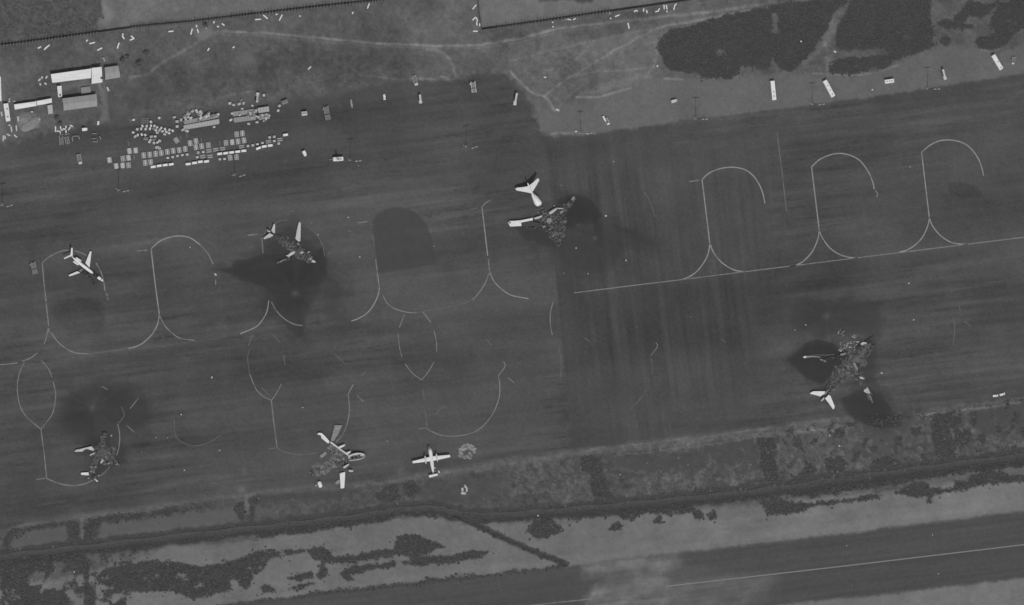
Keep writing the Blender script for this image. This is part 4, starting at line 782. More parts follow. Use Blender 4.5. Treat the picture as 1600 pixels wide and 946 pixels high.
place(loader(8.6, 4.0), 739, 136.5, -2, -18, 'grey cargo loader alone on the apron left of a stair truck', 'loader'); place(loader(9.5, 4.2, m_mid), 52.5, 419, -4, -20, 'grey cargo loader left of the broken-nosed white jet', 'loader'); place(loader(11, 4.4, m_mid), 510, 177, -3, -16, 'dull grey two-deck cargo loader near the upper left of the apron', 'loader')
place(stair_truck(8.4), 1474, 117, 5, 14, 'pale stair truck on the pale strip between a mast and a slanted bus', 'stair truck'); place(stair_truck(9.4), 804.5, 155.5, -2, 16, 'pale stair truck near the curved corner of the apron', 'stair truck'); place(stair_truck(6.6), 655.5, 155.5, 3, 14, 'pale stair truck below the flat truck near the grass edge', 'stair truck')
place(flat_truck(8.2, 2.9), 648, 126, 4, 14, 'pale flat truck at the grass edge above a stair truck', 'truck'); place(flat_truck(8.0, 2.9), 123.5, 249, 3, 14, 'pale flat truck alone below the scrap and the hook of crates', 'truck'); place(flat_truck(6.0, 2.3), 1582.5, 95, -2, 12, 'small grey truck at the right edge beside the slanted bus', 'truck')
place(box_truck(5.0, 2.3, m_pale, 1.6), 1052.5, 158, 9, -3, 'small grey box truck alone on the pale strip', 'truck'); place(box_truck(4.5, 2.4), 131.5, 202.3, 9, -1, 'white box truck right of the scrap rows', 'truck'); place(box_truck(4.6, 2.4), 474.8, 240, 3, 6, 'small white truck alone on the apron right of the cart rows', 'truck')
place(car(), 600.2, 151.8, 1, 8, 'white car alone on the apron near the grass edge', 'car'); place(car(4.2), 1555, 618.6, 9, -1, 'white car on the lower right rim of the apron, left of the pair', 'car'); place(car(4.4), 1565.5, 616.3, 9, -3, 'white car on the lower right rim of the apron, right of the pair', 'car')
place(flat_truck(5.6, 2.4, m_white), 948, 190, 3, 6, 'pale truck slanted on the pale strip beside a mast', 'truck'); r = empty('trailer', (0, 0, 0)); MB().rbox((0, 0, 1.3), (4.4, 1.2, 1.2), .15).build('body', m_white, r); MB().box((2.6, .2, .8), (1.4, .2, .2)).build('drawbar', m_dark, r); wheels(r, (-1, 1), .5, .35); place(r, 943.5, 185.5, 3, 6, 'narrow white trailer behind the slanted pale truck', 'trailer')
place(belt_loader(6.6), 548.5, 162, 1.5, 12, 'grey belt loader alone on the apron near the upper grass edge', 'belt loader')
# tanker with roof hatches and a raised hose boom
r = empty('tank_truck', (0, 0, 0)); MB().rbox((0, 0, 2.2), (8.0, 3.2, 3.2), .3).build('tank_body', m_white, r)
for x, s in ((-.1, 1.4), (2.0, .8)): MB().rbox((x, 0, 3.86), (s, 1.1, .2), .06).build('hatch', m_glass, r)
MB().rbox((-.1, 0, 3.9), (4.2, 2.2, .1), .04).build('walkway', m_pale, r); MB().box((-5.4, 0, 1.0), (2.8, .35, .25)).build('drawbar', m_mid, r); MB().box((-5.6, 0, .9), (.3, 1.3, .25)).build('axle', m_mid, r)
MB().tube((-.8, .6, 3.8), (-1.2, 1.2, 9.0), .7, .5, 8).build('boom', m_pale, r); wheels(r, (-2.6, 2.2), 1.4, .55); place(r, 527, 248.6, 16, -1, 'white tank truck with dark hatches standing beside a mast', 'tank truck')
# grey steel gear near (510, 150) edge and small pallets by the grass
def crate(name, d, m, lid=None, lm=None):
    me = MB().rbox((0, 0, d[2]/2), d, 0.12).mesh(name); me.materials.append(m); return me
crate_me = [crate('crate', (2.0, 1.4, 1.6), m_white), crate('crate', (2.2, 1.6, 1.6), m_pale), crate('crate', (1.9, 1.7, 1.7), mat('dull_white_crate', 196, .08, .8, .6)), crate('crate', (2.6, 1.6, 1.4), m_mid)]
lid_me = []
for d, m in (((1.7, .18, .12), m_mid), ((1.9, .2, .12), m_mid), ((1.6, .2, .12), m_mid), ((2.2, .2, .12), m_deck)):
    b = MB(); b.box((0, 0, 0), d); b.box((0, .3, .0), (d[0], .12, .1)); q = b.mesh('strap'); q.materials.append(m); lid_me.append(q)
def put_crate(u, v, kind, rz, z=0.0, s=1.0, name='crate'):
    o = link(name, crate_me[kind]); o.location = P(u, v, z); o.location.z += gz(u, v); o.rotation_euler = (0, 0, rz); o.scale = (s, s, s)
    t = link('strap', lid_me[kind], None, o); t.location = (0, 0, (1.64, 1.64, 1.74, 1.44)[kind]); return o
def crates(spots, fmt, group, z=0.0, cat='crate', name='crate'):
    spots = sorted(spots)
    for i, sp in enumerate(spots):
        u, v, k, rz = sp[:4]; s = sp[4] if len(sp) > 4 else 1.0; zz = sp[5] if len(sp) > 5 else z
        tag(put_crate(u, v, k, rz, zz, s, name), fmt % ordn(i, len(spots)), cat, group)
Z3 = lambda x, y: (200+x/11.83, 160+y/11.83)
CL = [(572, 287, 0, -.5), (98, 323, 0, .3), (418, 362, 0, -1.1), (260, 438, 0, -1.2), (337, 440, 0, 1.5), (418, 435, 0, 1.5), (480, 435, 0, .8), (528, 463, 2, .6), (236, 490, 0, 1.5), (318, 495, 0, 1.5), (398, 490, 0, 1.5), (163, 498, 2, 1.3), (90, 556, 0, -.5), (172, 605, 0, 1.3), (250, 595, 0, -1.0), (314, 606, 0, -1.2),
      (125, 632, 1, .8), (425, 635, 1, .1), (495, 632, 0, 0), (605, 475, 0, 1.0), (578, 510, 1, 1.0), (510, 515, 2, -.4), (535, 560, 1, .2), (630, 535, 0, .7), (680, 495, 0, -1.2), (700, 545, 0, -.6), (672, 590, 1, -.4), (758, 510, 0, 1.2), (752, 570, 0, -.4), (820, 525, 0, -1.0), (470, 490, 3, -.6), (475, 750, 1, -1.0), (540, 740, 0, .6),
      (405, 700, 1, .9), (470, 690, 3, .2), (580, 710, 1, -.6), (390, 730, 2, -.6), (320, 675, 3, -.1, 1.4), (555, 830, 1, -.7), (520, 835, 1, -.8), (575, 850, 1, .3), (850, 275, 1, .3, .95), (900, 355, 1, 0, 1.1), (900, 445, 2, 0, 1.1), (975, 325, 1, 1.4), (1005, 510, 1, .5), (1085, 530, 1, -.3, 1.2)]
crates([Z3(x, y)+tuple(t) for x, y, *t in CL], 'small pale crate in the loose scatter left of the pallet decks, %s from the left', 'loose crates left of the pallet decks')
# ---- pallet decks with goods piled on them
m_rail = mat('deck_rail', 170, .1, .6, .6)
def deck(outline, h, m, label, nslat=10):
    q = [P(u, v, h) for u, v in outline]; c = sum(q, Vector())/4; c.z = 0; r = empty('pallet_deck', c); A, B, C_, D_ = [p-c for p in q]
    for p in (A, B, C_, D_, (A+B)/2, (C_+D_)/2): MB().box((p.x*.94, p.y*.94, h/2), (.25, .25, h)).build('leg', m_dark, r)
    for i in range(nslat):
        t0, t1 = i/nslat, (i+.97)/nslat; b = MB(); b.prism([(p.x, p.y) for p in (A.lerp(B, t0), A.lerp(B, t1), D_.lerp(C_, t1), D_.lerp(C_, t0))], h-.15, h); b.build('deck_panel', m, r)
    return tag(r, label, 'deck')
m_dk = mat('pallet_deck_grey', 136, .08, .5, .7); m_dkl = mat('pallet_deck_light', 158, .08, .5, .7)
deck([(287, 189), (341, 177.2), (342, 184), (288, 195)], .9, m_dk, 'upper pallet deck of the left pair, piled with crates', 12); deck([(286.5, 196.4), (342.5, 186), (343, 194), (287.5, 203.2)], .9, m_dkl, 'lower pallet deck of the left pair, crates along its upper edge', 12)
deck([(363, 175), (401, 170), (401.6, 177), (364.4, 182.2)], .9, m_dk, 'upper pallet deck of the right pair, left of the tall block', 8); deck([(364.6, 184.4), (399.6, 180), (400.4, 187.6), (366, 192)], .9, m_dk, 'lower pallet deck of the right pair, mostly bare', 8)
deck([(402.4, 169), (420, 166.4), (421, 174.6), (404, 177.2)], 2.6, m_dkl, 'tall pale pallet block at the right end of the right pair', 4); deck([(403.6, 179.4), (421, 177.4), (421.8, 186), (404.6, 188)], .9, m_dk, 'small pallet deck under the tall pale block, cluttered with crates', 4)
rr = random.Random(8); sp = []
for i in range(34):
    u = rr.uniform(286, 342); v = 187-(u-286)*.16+rr.gauss(0, 3.6)+(-3 if u < 315 else 1); sp.append((u, v, rr.choice((1, 1, 2, 3, 3, 0)), rr.uniform(0, 3), rr.uniform(.7, 1.05), .92 if abs(v-(190-(u-286)*.19)) < 5 else 0))
sp += [(300, 174, 1, .8), (306, 172.5, 2, .6), (313, 174, 1, -.5), (325, 176.5, 3, .6), (293, 178, 1, .5), (290.5, 204, 1, -.3), (334, 198.5, 2, .1, .9)]
crates(sp, 'pale crate heaped on the left pair of pallet decks, %s from the left', 'crates heaped on the left pallet decks')
sp = []
for i in range(24):
    u = rr.uniform(385, 421); v = 183-(u-385)*.12+rr.gauss(0, 3.4)-(4 if u < 402 else -1); sp.append((u, v, rr.choice((1, 1, 2, 3, 3)), rr.uniform(0, 3), rr.uniform(.6, .95), .92))
sp += [(374, 180, 0, .3, .8, .92), (360, 187.5, 0, .7, 1.1), (388, 193.5, 1, -.2), (401, 191, 1, .2), (362, 177.5, 0, -.5, .8), (394, 165.2, 0, -.6, .8), (378, 170, 1, 0, .9)]
crates(sp, 'pale crate on or beside the right pair of pallet decks, %s from the left', 'crates on the right pallet decks')
crates([(358.5, 161.5, 2, -.1, 1.1), (364.5, 164, 1, -.3), (373, 162.5, 1, .4, 1.1), (376.5, 156.5, 3, 1.0, .8), (380, 161.5, 1, 1.2, .9), (411.5, 149, 2, 1.3)], 'pale crate strewn along the grass edge above the right pallet decks, %s from the left', 'crates at the grass edge')
crates([(444, 159.5, 3, .35, 1.9), (436, 165.5, 1, .6, 1.0), (434, 173, 2, 1.4, 1.0), (474.5, 177.5, 1, .1, 2.0)], 'grey box standing alone right of the pallet decks, %s from the left', 'grey boxes right of the pallet decks')
r = stair_truck(7.4); place(r, 401, 152, 2, -12, 'narrow pale stair truck above the tall pallet block', 'stair truck')
# ---- dollies: flat frames with bright rails
def make_dolly(k):
    r = empty('pallet_dolly', (0, 0, 0)); w_, L = 3.3, 4.3
    for x in (-w_*.46, w_*.46) if k != 1 else (-w_*.46, w_*.46): MB().box((x, 0, .62), (.32, L, .2)).build('side_rail', m_rail, r)
    MB().box((0, 0, .66), (.4 if k != 2 else 2.2, L, .2)).build('centre_beam', m_white if k == 0 else m_rail, r)
    for y in (-L*.46, 0, L*.46): MB().box((0, y, .5), (w_*.92, .3, .14)).build('cross_beam', m_rail, r)
    MB().box((0, 0, .42), (w_*.9, L*.9, .05)).build('deck_plate', m_mid, r)
    wheels(r, (-w_*.4, w_*.4), L*.36, .28); MB().tube((0, L*.5, .5), (.3, L*.5+1.3, .4), .07, .07, 5).build('drawbar', m_mid, r); return r
Z2 = lambda x, y: (160+x/7.28, 140+y/7.28)
Z4 = lambda x, y: (290+x/6.76, 130+y/6.76)
DOL = [Z2(*p)+(k,) for p, k in (((468, 750), 0), ((537, 742), 0), ((605, 732), 0), ((668, 722), 0), ((737, 710), 0), ((803, 698), 0), ((872, 690), 0), ((940, 677), 0), ((485, 835), 0), ((548, 828), 0), ((232, 787), 1), ((295, 778), 2), ((155, 872), 2), ((228, 865), 2), ((295, 862), 1), ((305, 700), 2), ((376, 694), 2), ((78, 803), 2), ((840, 578), 1), ((996, 612), 0), ((1062, 588), 0), ((1062, 657), 0))]
DOL += [Z4(*p)+(k,) for p, k in (((168, 668), 0), ((238, 657), 1), ((538, 542), 1), ((598, 532), 0), ((425, 632), 1), ((490, 625), 2), ((552, 617), 0), ((615, 606), 0), ((468, 788), 1), ((535, 782), 1))]
protos = {k: make_dolly(k) for k in (0, 1, 2)}; usedp = set(); DOL.sort()
for i, (u, v, k) in enumerate(DOL):
    o = protos[k] if k not in usedp else copy_tree(protos[k]); usedp.add(k)
    o.location = P(u, v); o.rotation_euler = (0, 0, heading(u, v, 8, -1.05)+(rr.uniform(-.06, .06) if (u, v) not in () else 0))
    if 273 < u < 278: o.rotation_euler.z += .5
    tag(o, '%s pallet dolly in the parked rows, %s from the left' % (('railed', 'striped grey', 'decked pale')[k], ordn(i, len(DOL))), 'dolly', 'pallet dollies parked in rows')
# low flat frames lying between the rows
def make_frame(): 
    r = empty('empty_pallet_carrier', (0, 0, 0))
    for y in (-.9, .9): MB().box((0, y, .3), (4.2, .42, .25)).build('side_rail', m_pale, r)
    for x in (-1.8, 1.8): MB().box((x, 0, .25), (.25, 1.5, .16)).build('cross_beam', m_mid, r)
    MB().box((0, 0, .2), (3.2, 1.3, .06)).build('deck_plate', m_deck, r); return r
pf = make_frame(); FR = [Z4(*p) for p in ((245, 717), (318, 704), (390, 694), (180, 777), (258, 775), (590, 673), (875, 622), (995, 598))]; FR.sort()
for i, (u, v) in enumerate(FR):
    o = pf if i == 0 else copy_tree(pf); o.location = P(u, v); o.rotation_euler = (0, 0, heading(u, v, 8, -1)); tag(o, 'low pale double-railed carrier between the cart rows, %s from the left' % ordn(i, len(FR)), 'pallet carrier', 'low frames between the carts')
# white covered baggage carts
def make_cart():
    r = empty('baggage_cart', (0, 0, 0)); MB().rbox((0, 0, 1.35), (3.9, 1.85, 1.5), .18).build('canopy', m_white, r); MB().box((0, 0, .55), (3.7, 1.7, .16)).build('bed', m_deck, r)
    wheels(r, (-1.2, 1.2), .75, .28); MB().tube((1.9, 0, .45), (3.0, 0, .35), .06, .06, 5).build('drawbar', m_mid, r); return r
ct = make_cart(); CR = {'lower left row': [Z2(*p) for p in ((572, 880), (640, 868), (708, 859), (777, 851))], 'lower middle row': [Z4(*p) for p in ((22, 855), (88, 843), (150, 831), (216, 827))], 'upper middle row': [Z4(*p) for p in ((355, 747), (418, 740), (481, 732), (545, 724), (609, 715))], 'short row at the right': [Z4(*p) for p in ((765, 688), (825, 669), (888, 659))], 'single place at the far right': [Z4(1050, 547)]}
first = True
for row, pts in CR.items():
    for i, (u, v) in enumerate(pts):
        o = ct if first else copy_tree(ct); first = False; o.location = P(u, v); o.rotation_euler = (0, 0, heading(u, v, 8, -1)+rr.uniform(-.05, .05)+(.25 if row == 'short row at the right' and i == 0 else 0))
        tag(o, ('white covered baggage cart, %s of the %s' % (ordn(i, len(pts)), row)) if len(pts) > 1 else 'white covered baggage cart standing alone right of the cart rows', 'baggage cart', 'white baggage carts in rows')
sm = [Z2(*p) for p in ((740, 777), (795, 767), (850, 755), (905, 745), (960, 740), (1085, 715), (1075, 770))]+[Z4(*p) for p in ((130, 734), (182, 726), (14, 754), (120, 782), (358, 804), (408, 800), (654, 664), (706, 657), (755, 645), (808, 632), (884, 573), (933, 611), (980, 638), (933, 567))]
crates([(u, v, 2 if i % 3 else 0, .1*(i % 4)-.1, .95) for i, (u, v) in enumerate(sm)], 'small square pale container between the cart rows, %s from the left', 'small containers between the carts', cat='container', name='cargo_container')
# thin drawbars and ramps lying on the apron
def bars(spots, fmt, group, m, d, cat, name):
    spots = sorted(spots)
    for i, sp in enumerate(spots):
        u, v, du, dv = sp[:4]; L = sp[4] if len(sp) > 4 else d[0]; b = MB(); b.box((0, 0, d[2]/2), (L, d[1], d[2])); b.box((L*.42, 0, d[2]+.03), (L*.1, d[1]*.8, .08)); b.box((-L*.42, 0, d[2]+.03), (L*.1, d[1]*.8, .08))
        o = b.build(name, m); o.location = P(u, v); o.location.z = gz(u, v)+(sp[5] if len(sp) > 5 else 0); o.rotation_euler = (0, 0, heading(u, v, du, dv)); tag(o, fmt % ordn(i, len(spots)), cat, group)
bars([Z2(890, 550)+(1, 6), Z2(960, 525)+(1, 6), Z2(1028, 520)+(-.6, 6), Z2(362, 775)+(0, 6), Z4(75, 548)+(-.4, 6), Z4(165, 600)+(1, 6), Z4(362, 635)+(0, 6)], 'thin grey steel bar upright among the dolly rows, %s from the left', 'thin bars among the dollies', m_mid, (3.4, .4, .3), 'bar', 'steel_bar')
# ---- scrap rows and wheel gear left of the dollies
ZB = lambda x, y: (60+x/13.52, 190+y/13.52)
SCR = [(358, 160, 0, 1, 4.4), (470, 150, .2, 1, 3.6), (490, 175, 1, .3, 2.0), (420, 205, 1, 0, 3.0), (578, 115, 0, 1, 2.0), (580, 215, 0, 1, 2.2), (650, 150, -.6, 1, 3.0), (695, 95, .9, .5, 2.6), (545, 160, 1, .2, 2.4), (455, 225, .3, 1, 2.2)]
bars([ZB(x, y)+(du, dv, L) for x, y, du, dv, L in SCR], 'white metal piece in the upper scrap row beside the huts, %s from the left', 'white scrap pieces', m_white, (3, .8, .7), 'scrap metal', 'scrap_piece')
SCR = [(445, 400, .05, 1, 7), (515, 400, .05, 1, 7), (480, 355, 1, -.05, 2.6), (480, 280, 1, -.1, 3.0), (570, 410, .25, 1, 6), (640, 400, .25, 1, 5), (600, 335, 1, -.3, 3), (600, 270, 1, -.2, 3.4), (460, 480, 1, 0, 2), (620, 470, 1, -.3, 3), (480, 430, .05, 1, 4), (610, 415, .2, 1, 4)]
bars([ZB(x, y)+(du, dv, L) for x, y, du, dv, L in SCR], 'dull grey beam in the lower scrap rows, %s from the left', 'grey scrap beams', m_mid, (3, .7, .6), 'scrap metal', 'scrap_beam')
bars([ZB(712, 375)+(.1, 1, 3.6), ZB(775, 310)+(1, -.05, 5), ZB(850, 340)+(-.35, -1, 3.6), ZB(1170, 255)+(1, .1, 3.8), ZB(1175, 360)+(1, 0, 4), ZB(1190, 425)+(1, .25, 4), ZB(1300, 345)+(.5, 1, 3), ZB(1235, 420)+(-.2, 1, 2)], 'grey steel girder standing on end right of the scrap rows, %s from the left', 'grey steel girders', m_mid, (3.5, .7, 1.3), 'steel girder', 'steel_girder')
bars([(153, 192.5, 0, 1, 3.0)], 'white upright box left of the crate scatter%.0s', 'single white box', m_white, (3, 1.3, 1.4), 'box', 'storage_box')
bars([(150.5, 194.5, .6, 1, 3.4), (200.5, 223, .5, 1, 3), (201, 226, -.6, 1, 3), (203.5, 188.5, .1, 1, 2.4), (206, 188.5, .8, .6, 2)], 'thin grey bent rail left of the crate scatter, %s from the left', 'thin grey rails', m_mid, (3, .35, .3), 'rail', 'bent_rail')
fr = []
for i in range(4):
    for j in range(3): fr.append((221.3+i*3.0, 186+j*3.2-.15*i, 0 if (i+j) % 2 else 1, 1 if (i+j) % 2 else -.1, 1.6))
bars(fr, 'dull grey stacked trestle in the small block above the crates, %s from the left', 'stacked grey trestles', m_mid, (1.6, .6, .8), 'trestle', 'stacked_trestle')
bars([(17.5, 202, .15, 1, 4.2), (25.3, 200.5, .1, 1, 4.4), (13, 211, 1, .6, 3.0), (23.5, 212.5, .6, .6, 2.6), (25, 213.8, 1, .2, 1.8), (4.8, 216, 0, 1, 4.4), (7.6, 215, .1, 1, 3.0), (2.2, 178, .2, 1, 3.6), (14.5, 196, .8, .3, 2.0), (14.3, 155.5, 0, 1, 1.4), (14.2, 159, 1, 0, 1.4), (22, 158.5, 1, 0, 1.2), (28, 186, .2, 1, 4), (49.5, 175, 1, 0, 2.0), (59.5, 186.5, 1, 0, 2.2), (97.5, 158.8, 1, 0, 1.3)], 'pale box or panel lying around the huts at the left edge, %s from the left', 'loose boxes around the huts', m_pale, (3, 1.0, .8), 'box', 'loose_box')
# ---- white slabs strewn on the grass along the walls
bars([(61.5, 74.5, 4, -2, 2.8), (71, 76, 4, -3, 3), (74, 73, 4, -3, 4.4), (135.6, 63.8, 2, -3, 1.8), (143.8, 67.5, 8, -2, 4.6), (155.6, 77, 8, -4, 4.4), (184.5, 71.5, 3, -9, 4.8), (192.3, 58.5, 4, 6, 3.2), (207, 58.5, 5, 5, 3.6), (205.5, 62, 4, -1.5, 3.0), (191.8, 54, 1, 2, 1.6)], 'white slab on the grass near the left part of the long wall, %s from the left', 'white slabs by the left part of the wall', m_white, (3, .95, .5), 'slab', 'white_slab')
bars([(267, 49.3, 8, -1, 4.0), (299, 49.7, 2, -8, 4.8), (309, 48.5, 2, 6, 3.2), (307, 41, 1, 5, 2), (334.2, 35, 0, 3, 1.8), (340.5, 41.8, 2, 1, 1.8), (348.5, 38.5, 5, 4, 2.6), (325.5, 77.5, 3, -5, 2.6), (365, 74, 5, -3, 1.8), (322, 44, 1, 1, 1.3), (403, 30.6, 8, -.5, 4.6), (414.6, 26.6, 7, 6, 4.6), (438.5, 27.8, 4, -8, 5), (432, 22.6, 3, -1, 1.6), (468.5, 25.5, 0, 1, 1.2), (575.5, 9.5, 3, -8, 4.4), (551, 20.5, 1, -3, 1.8)], 'white slab on the grass near the middle part of the long wall, %s from the left', 'white slabs by the middle of the wall', m_white, (3, .9, .5), 'slab', 'white_slab')
bars([(741.2, 11, 5, -6, 4.6), (740.5, 29.3, 4, -4, 3.6), (745, 30.5, 2, 6, 3.2), (744.8, 37, .5, 6, 3.0), (749.2, 39, 0, 6, 2.4), (742.5, 49, 8, 0, 3.8), (888, 30.5, 8, 1, 4.6), (897.5, 30, 4, -2, 2.4), (964.5, 24.8, 5, -2, 4.0), (982, 40.5, 2, 9, 4.6), (992, 17.6, 4, -2, 2), (995, 17, 3, 3, 1.8), (1005.5, 16, .5, -5, 2.6), (1010.5, 18.3, 1, 5, 2.6), (1026.5, 18, 5, -1.5, 3.0), (1029.5, 15, 2, -3, 2.4), (1037.5, 11, .8, 7, 3.6), (1041.5, 11.5, 1.4, 7, 3.8), (1042, 18, 1, 1, 1.2), (1053.5, 11.5, -2, 8, 4.2), (1056, 7, 1, -1, 1.6), (863.5, 35, 1, 1, 1.1), (864, 42, 1, 1, 1.2), (952, 21, 1, 1, 1.0), (954, 29, 1, 1, 1.1)], 'white slab on the grass near the shorter wall, %s from the left', 'white slabs by the shorter wall', m_white, (3, .85, .5), 'slab', 'white_slab')
bars([(61.5, 125, 3, -3, 2.4), (65.5, 121.5, 1, -4, 2), (72.5, 121, 3, -5, 2.4), (71, 131, -4, -3, 2.2), (62.8, 132, 1, 3, 1.8), (168.5, 139.5, 2, 5, 3.4), (483.5, 106.5, 4, -4, 3.4), (851.5, 121, 4, 0, 2.2), (1027, 103.5, 1, 2, 1.6), (1251.5, 65, 1, 0, 1.2), (1304.5, 81, 3, 2, 2.2), (1363, 140.5, 1, 0, 1.2), (871, 172, 4, 2, 3.0)], 'pale panel lying in open ground, %s from the left', 'scattered pale panels', m_pale, (2.4, 1.2, .5), 'panel', 'pale_panel')

# ================================================================ aircraft
m_skin = mat('white_aircraft_paint', 212, 0.12, 0.4, 0.4, spec=0.4); m_skin2 = mat('pale_aircraft_skin', 178, 0.28, 0.5, 0.6); m_alu = mat('dull_aluminium', 126, 0.3, 0.5, 0.5); m_soot = mat('soot_black', 52, 0.2, 0.6, 0.9)
m_char = tone_mat('charred_metal', 0.2, 0.8, 0.1, 2.5, rough=0.9, spec=0.1)
rd = np.random.RandomState(21)
def rotmats(n, tilt=1.0):
    a1 = rd.uniform(0, 6.28, n); a2 = rd.normal(0, .45*tilt, n); a3 = rd.normal(0, .45*tilt, n); O = np.zeros(n); I = np.ones(n)
    Rz = np.stack([np.cos(a1), -np.sin(a1), O, np.sin(a1), np.cos(a1), O, O, O, I], -1).reshape(n, 3, 3); Rx = np.stack([I, O, O, O, np.cos(a2), -np.sin(a2), O, np.sin(a2), np.cos(a2)], -1).reshape(n, 3, 3); Ry = np.stack([np.cos(a3), O, np.sin(a3), O, I, O, -np.sin(a3), O, np.cos(a3)], -1).reshape(n, 3, 3)
    return Rz @ Rx @ Ry
def along(pts, hw, n):
    """random marks along a path with half widths"""
    p = np.array(pts, float); L = np.hypot(*(p[1:]-p[:-1]).T); c = np.concatenate([[0], np.cumsum(L)]); s = rd.uniform(0, c[-1], n)
    u = np.interp(s, c, p[:, 0]); v = np.interp(s, c, p[:, 1]); w = np.interp(s, c, np.array(hw, float)); k = np.clip(np.searchsorted(c, s)-1, 0, len(L)-1); t = (p[k+1]-p[k])/L[k][:, None]; o = rd.uniform(-1, 1, n)*w
    return u-t[:, 1]*o, v+t[:, 0]*o
def debris(root, name, paths, size, zmax, tone, bright=0.0, stuff=True, flat=0.16):
    us, vs_ = [], []
    for pts, hw, n in paths: a_, b_ = along(pts, hw, int(n*1.5)); us.append(a_); vs_.append(b_)
    u = np.concatenate(us); v = np.concatenate(vs_); n = len(u); x, y = W(u, v); zc = rd.uniform(.1, 1, n)**1.8*zmax*.75
    d = np.stack([rd.uniform(.5, 1, n)*(size[0]+(size[1]*1.25-size[0])*rd.uniform(0, 1, n)**2.2), rd.uniform(.25, .7, n)*rd.uniform(size[0], size[1], n), rd.uniform(.08, flat*2, n)], -1)
    cn = np.array([(-1, -1, -1), (1, -1, -1), (1, 1, -1), (-1, 1, -1), (-1, -1, 1), (1, -1, 1), (1, 1, 1), (-1, 1, 1)])*.5
    q = cn[None]*d[:, None, :]*rd.uniform(.7, 1.2, (n, 8, 1)); q[:, [1, 2, 5, 6], 2] += rd.uniform(-.5, .5, n)[:, None]*.5
    q = np.einsum('nij,nkj->nki', rotmats(n), q); q[:, :, 0] += (x-root.location.x)[:, None]; q[:, :, 1] += (y-root.location.y)[:, None]; q[:, :, 2] += zc[:, None]+.12
    q[:, :, 2] = np.maximum(q[:, :, 2], .02)
    f = np.array([(0, 3, 2, 1), (4, 5, 6, 7), (0, 1, 5, 4), (1, 2, 6, 5), (2, 3, 7, 6), (3, 0, 4, 7)]); ff = (f[None]+(np.arange(n)*8)[:, None, None]).reshape(-1, 4)
    g_ = rd.uniform(tone[0], tone[1], n); br = rd.uniform(0, 1, n) < bright; g_ = np.where(br, rd.uniform(150, 225, n), g_)
    o = link(name, np_mesh(name, q.reshape(-1, 3), ff, np.repeat(lin(g_), 8)), m_char, root)
    if stuff: o['kind'] = 'stuff'
    return o
def ash(root, pts, hw, h, tone, name='ash_bed', seed=0):
    """low uneven bed of ash and melted metal along a path"""
    p = np.array(smooth(pts, 20), float); n = len(p); K = 17; hwf = 1.2*np.interp(np.linspace(0, 1, n), np.linspace(0, 1, len(hw)), hw)
    t = np.gradient(p, axis=0); t /= np.linalg.norm(t, axis=1)[:, None]; i_, o = np.meshgrid(np.arange(n), np.linspace(-1, 1, K), indexing='ij')
    jit = 1+.35*vn(i_*.3+seed, np.where(o < 0, 3.0, 9.0), 5); qu = p[:, :1]-t[:, 1:]*o*hwf[:, None]*jit; qv = p[:, 1:]+t[:, :1]*o*hwf[:, None]*jit
    no = fbm(qu/2.6, qv/2.6, 70+seed, 3); n2 = vn(qu/1.3, qv/1.3, 90+seed); x, y = W(qu, qv)
    zz = np.where(np.abs(o) < .99, .06+np.maximum(0, 1-o*o)*h*(.7+no), .02); tn = lin(np.clip(tone+6+no*34+n2*10, 50, 150))
    vv = np.stack([x-root.location.x, y-root.location.y, zz], -1).reshape(-1, 3)
    f = [(a_*K+k, a_*K+K+k, a_*K+K+1+k, a_*K+1+k) for a_ in range(n-1) for k in range(K-1)]
    return link(name, np_mesh(name, vv, f, tn.ravel()), m_char, root)
def panel(root, name, pts, z0, th, m, inset=.06, dz=None):
    if z0 < 8: z0 *= .66
    n = len(pts); zz = dz or [0]*n; q = [P(u, v, z0+k) for (u, v), k in zip(pts, zz)]
    L = [(p.x-root.location.x, p.y-root.location.y) for p in q]; ar = sum(L[i][0]*L[(i+1) % n][1]-L[(i+1) % n][0]*L[i][1] for i in range(n))
    if ar < 0: L = L[::-1]; zz = zz[::-1]
    b = MB(); b.prism(L, [z0+k-th*.5 for k in zz], [z0+k+th*.5 for k in zz], inset); return b.build(name, m, root)
def tubepx(root, name, a, b, z0, z1, r0, r1, m, n=10):
    A, B = P(a[0], a[1], z0)-root.location, P(b[0], b[1], z1)-root.location; A.z, B.z = z0, z1; k = MB(); d = B-A
    st = []
    for t, s in ((0, .55), (.06, .85), (.2, 1), (.75, .95), (1, .6)): p = A+d*t; st.append((p, (r0+(r1-r0)*t)*s))
    for (p, r), (p2, r2) in zip(st[:-1], st[1:]): k.tube(p, p2, r, r2, n)
    return k.build(name, m, root, False)
def hoops(root, a, b, n, r, m, name='fuselage_frame', zc=1.2):
    """burnt-out frames still standing in an arc"""
    A, B = P(*a)-root.location, P(*b)-root.location; d = (B-A).normalized(); s = Vector((-d.y, d.x, 0))
    for i in range(n):
        c = A.lerp(B, (i+.5)/n); k = MB(); w0, w1 = rd.uniform(-.4, .8), rd.uniform(2.3, 3.5); prev = None
        for j in range(7):
            w_ = w0+(w1-w0)*j/6; p = c+s*(math.cos(w_)*r)+Vector((0, 0, zc+math.sin(w_)*r*.6))
            if prev is not None: k.tube(prev, p, .09, .09, 5)
            prev = p
        k.build(name, m, root)

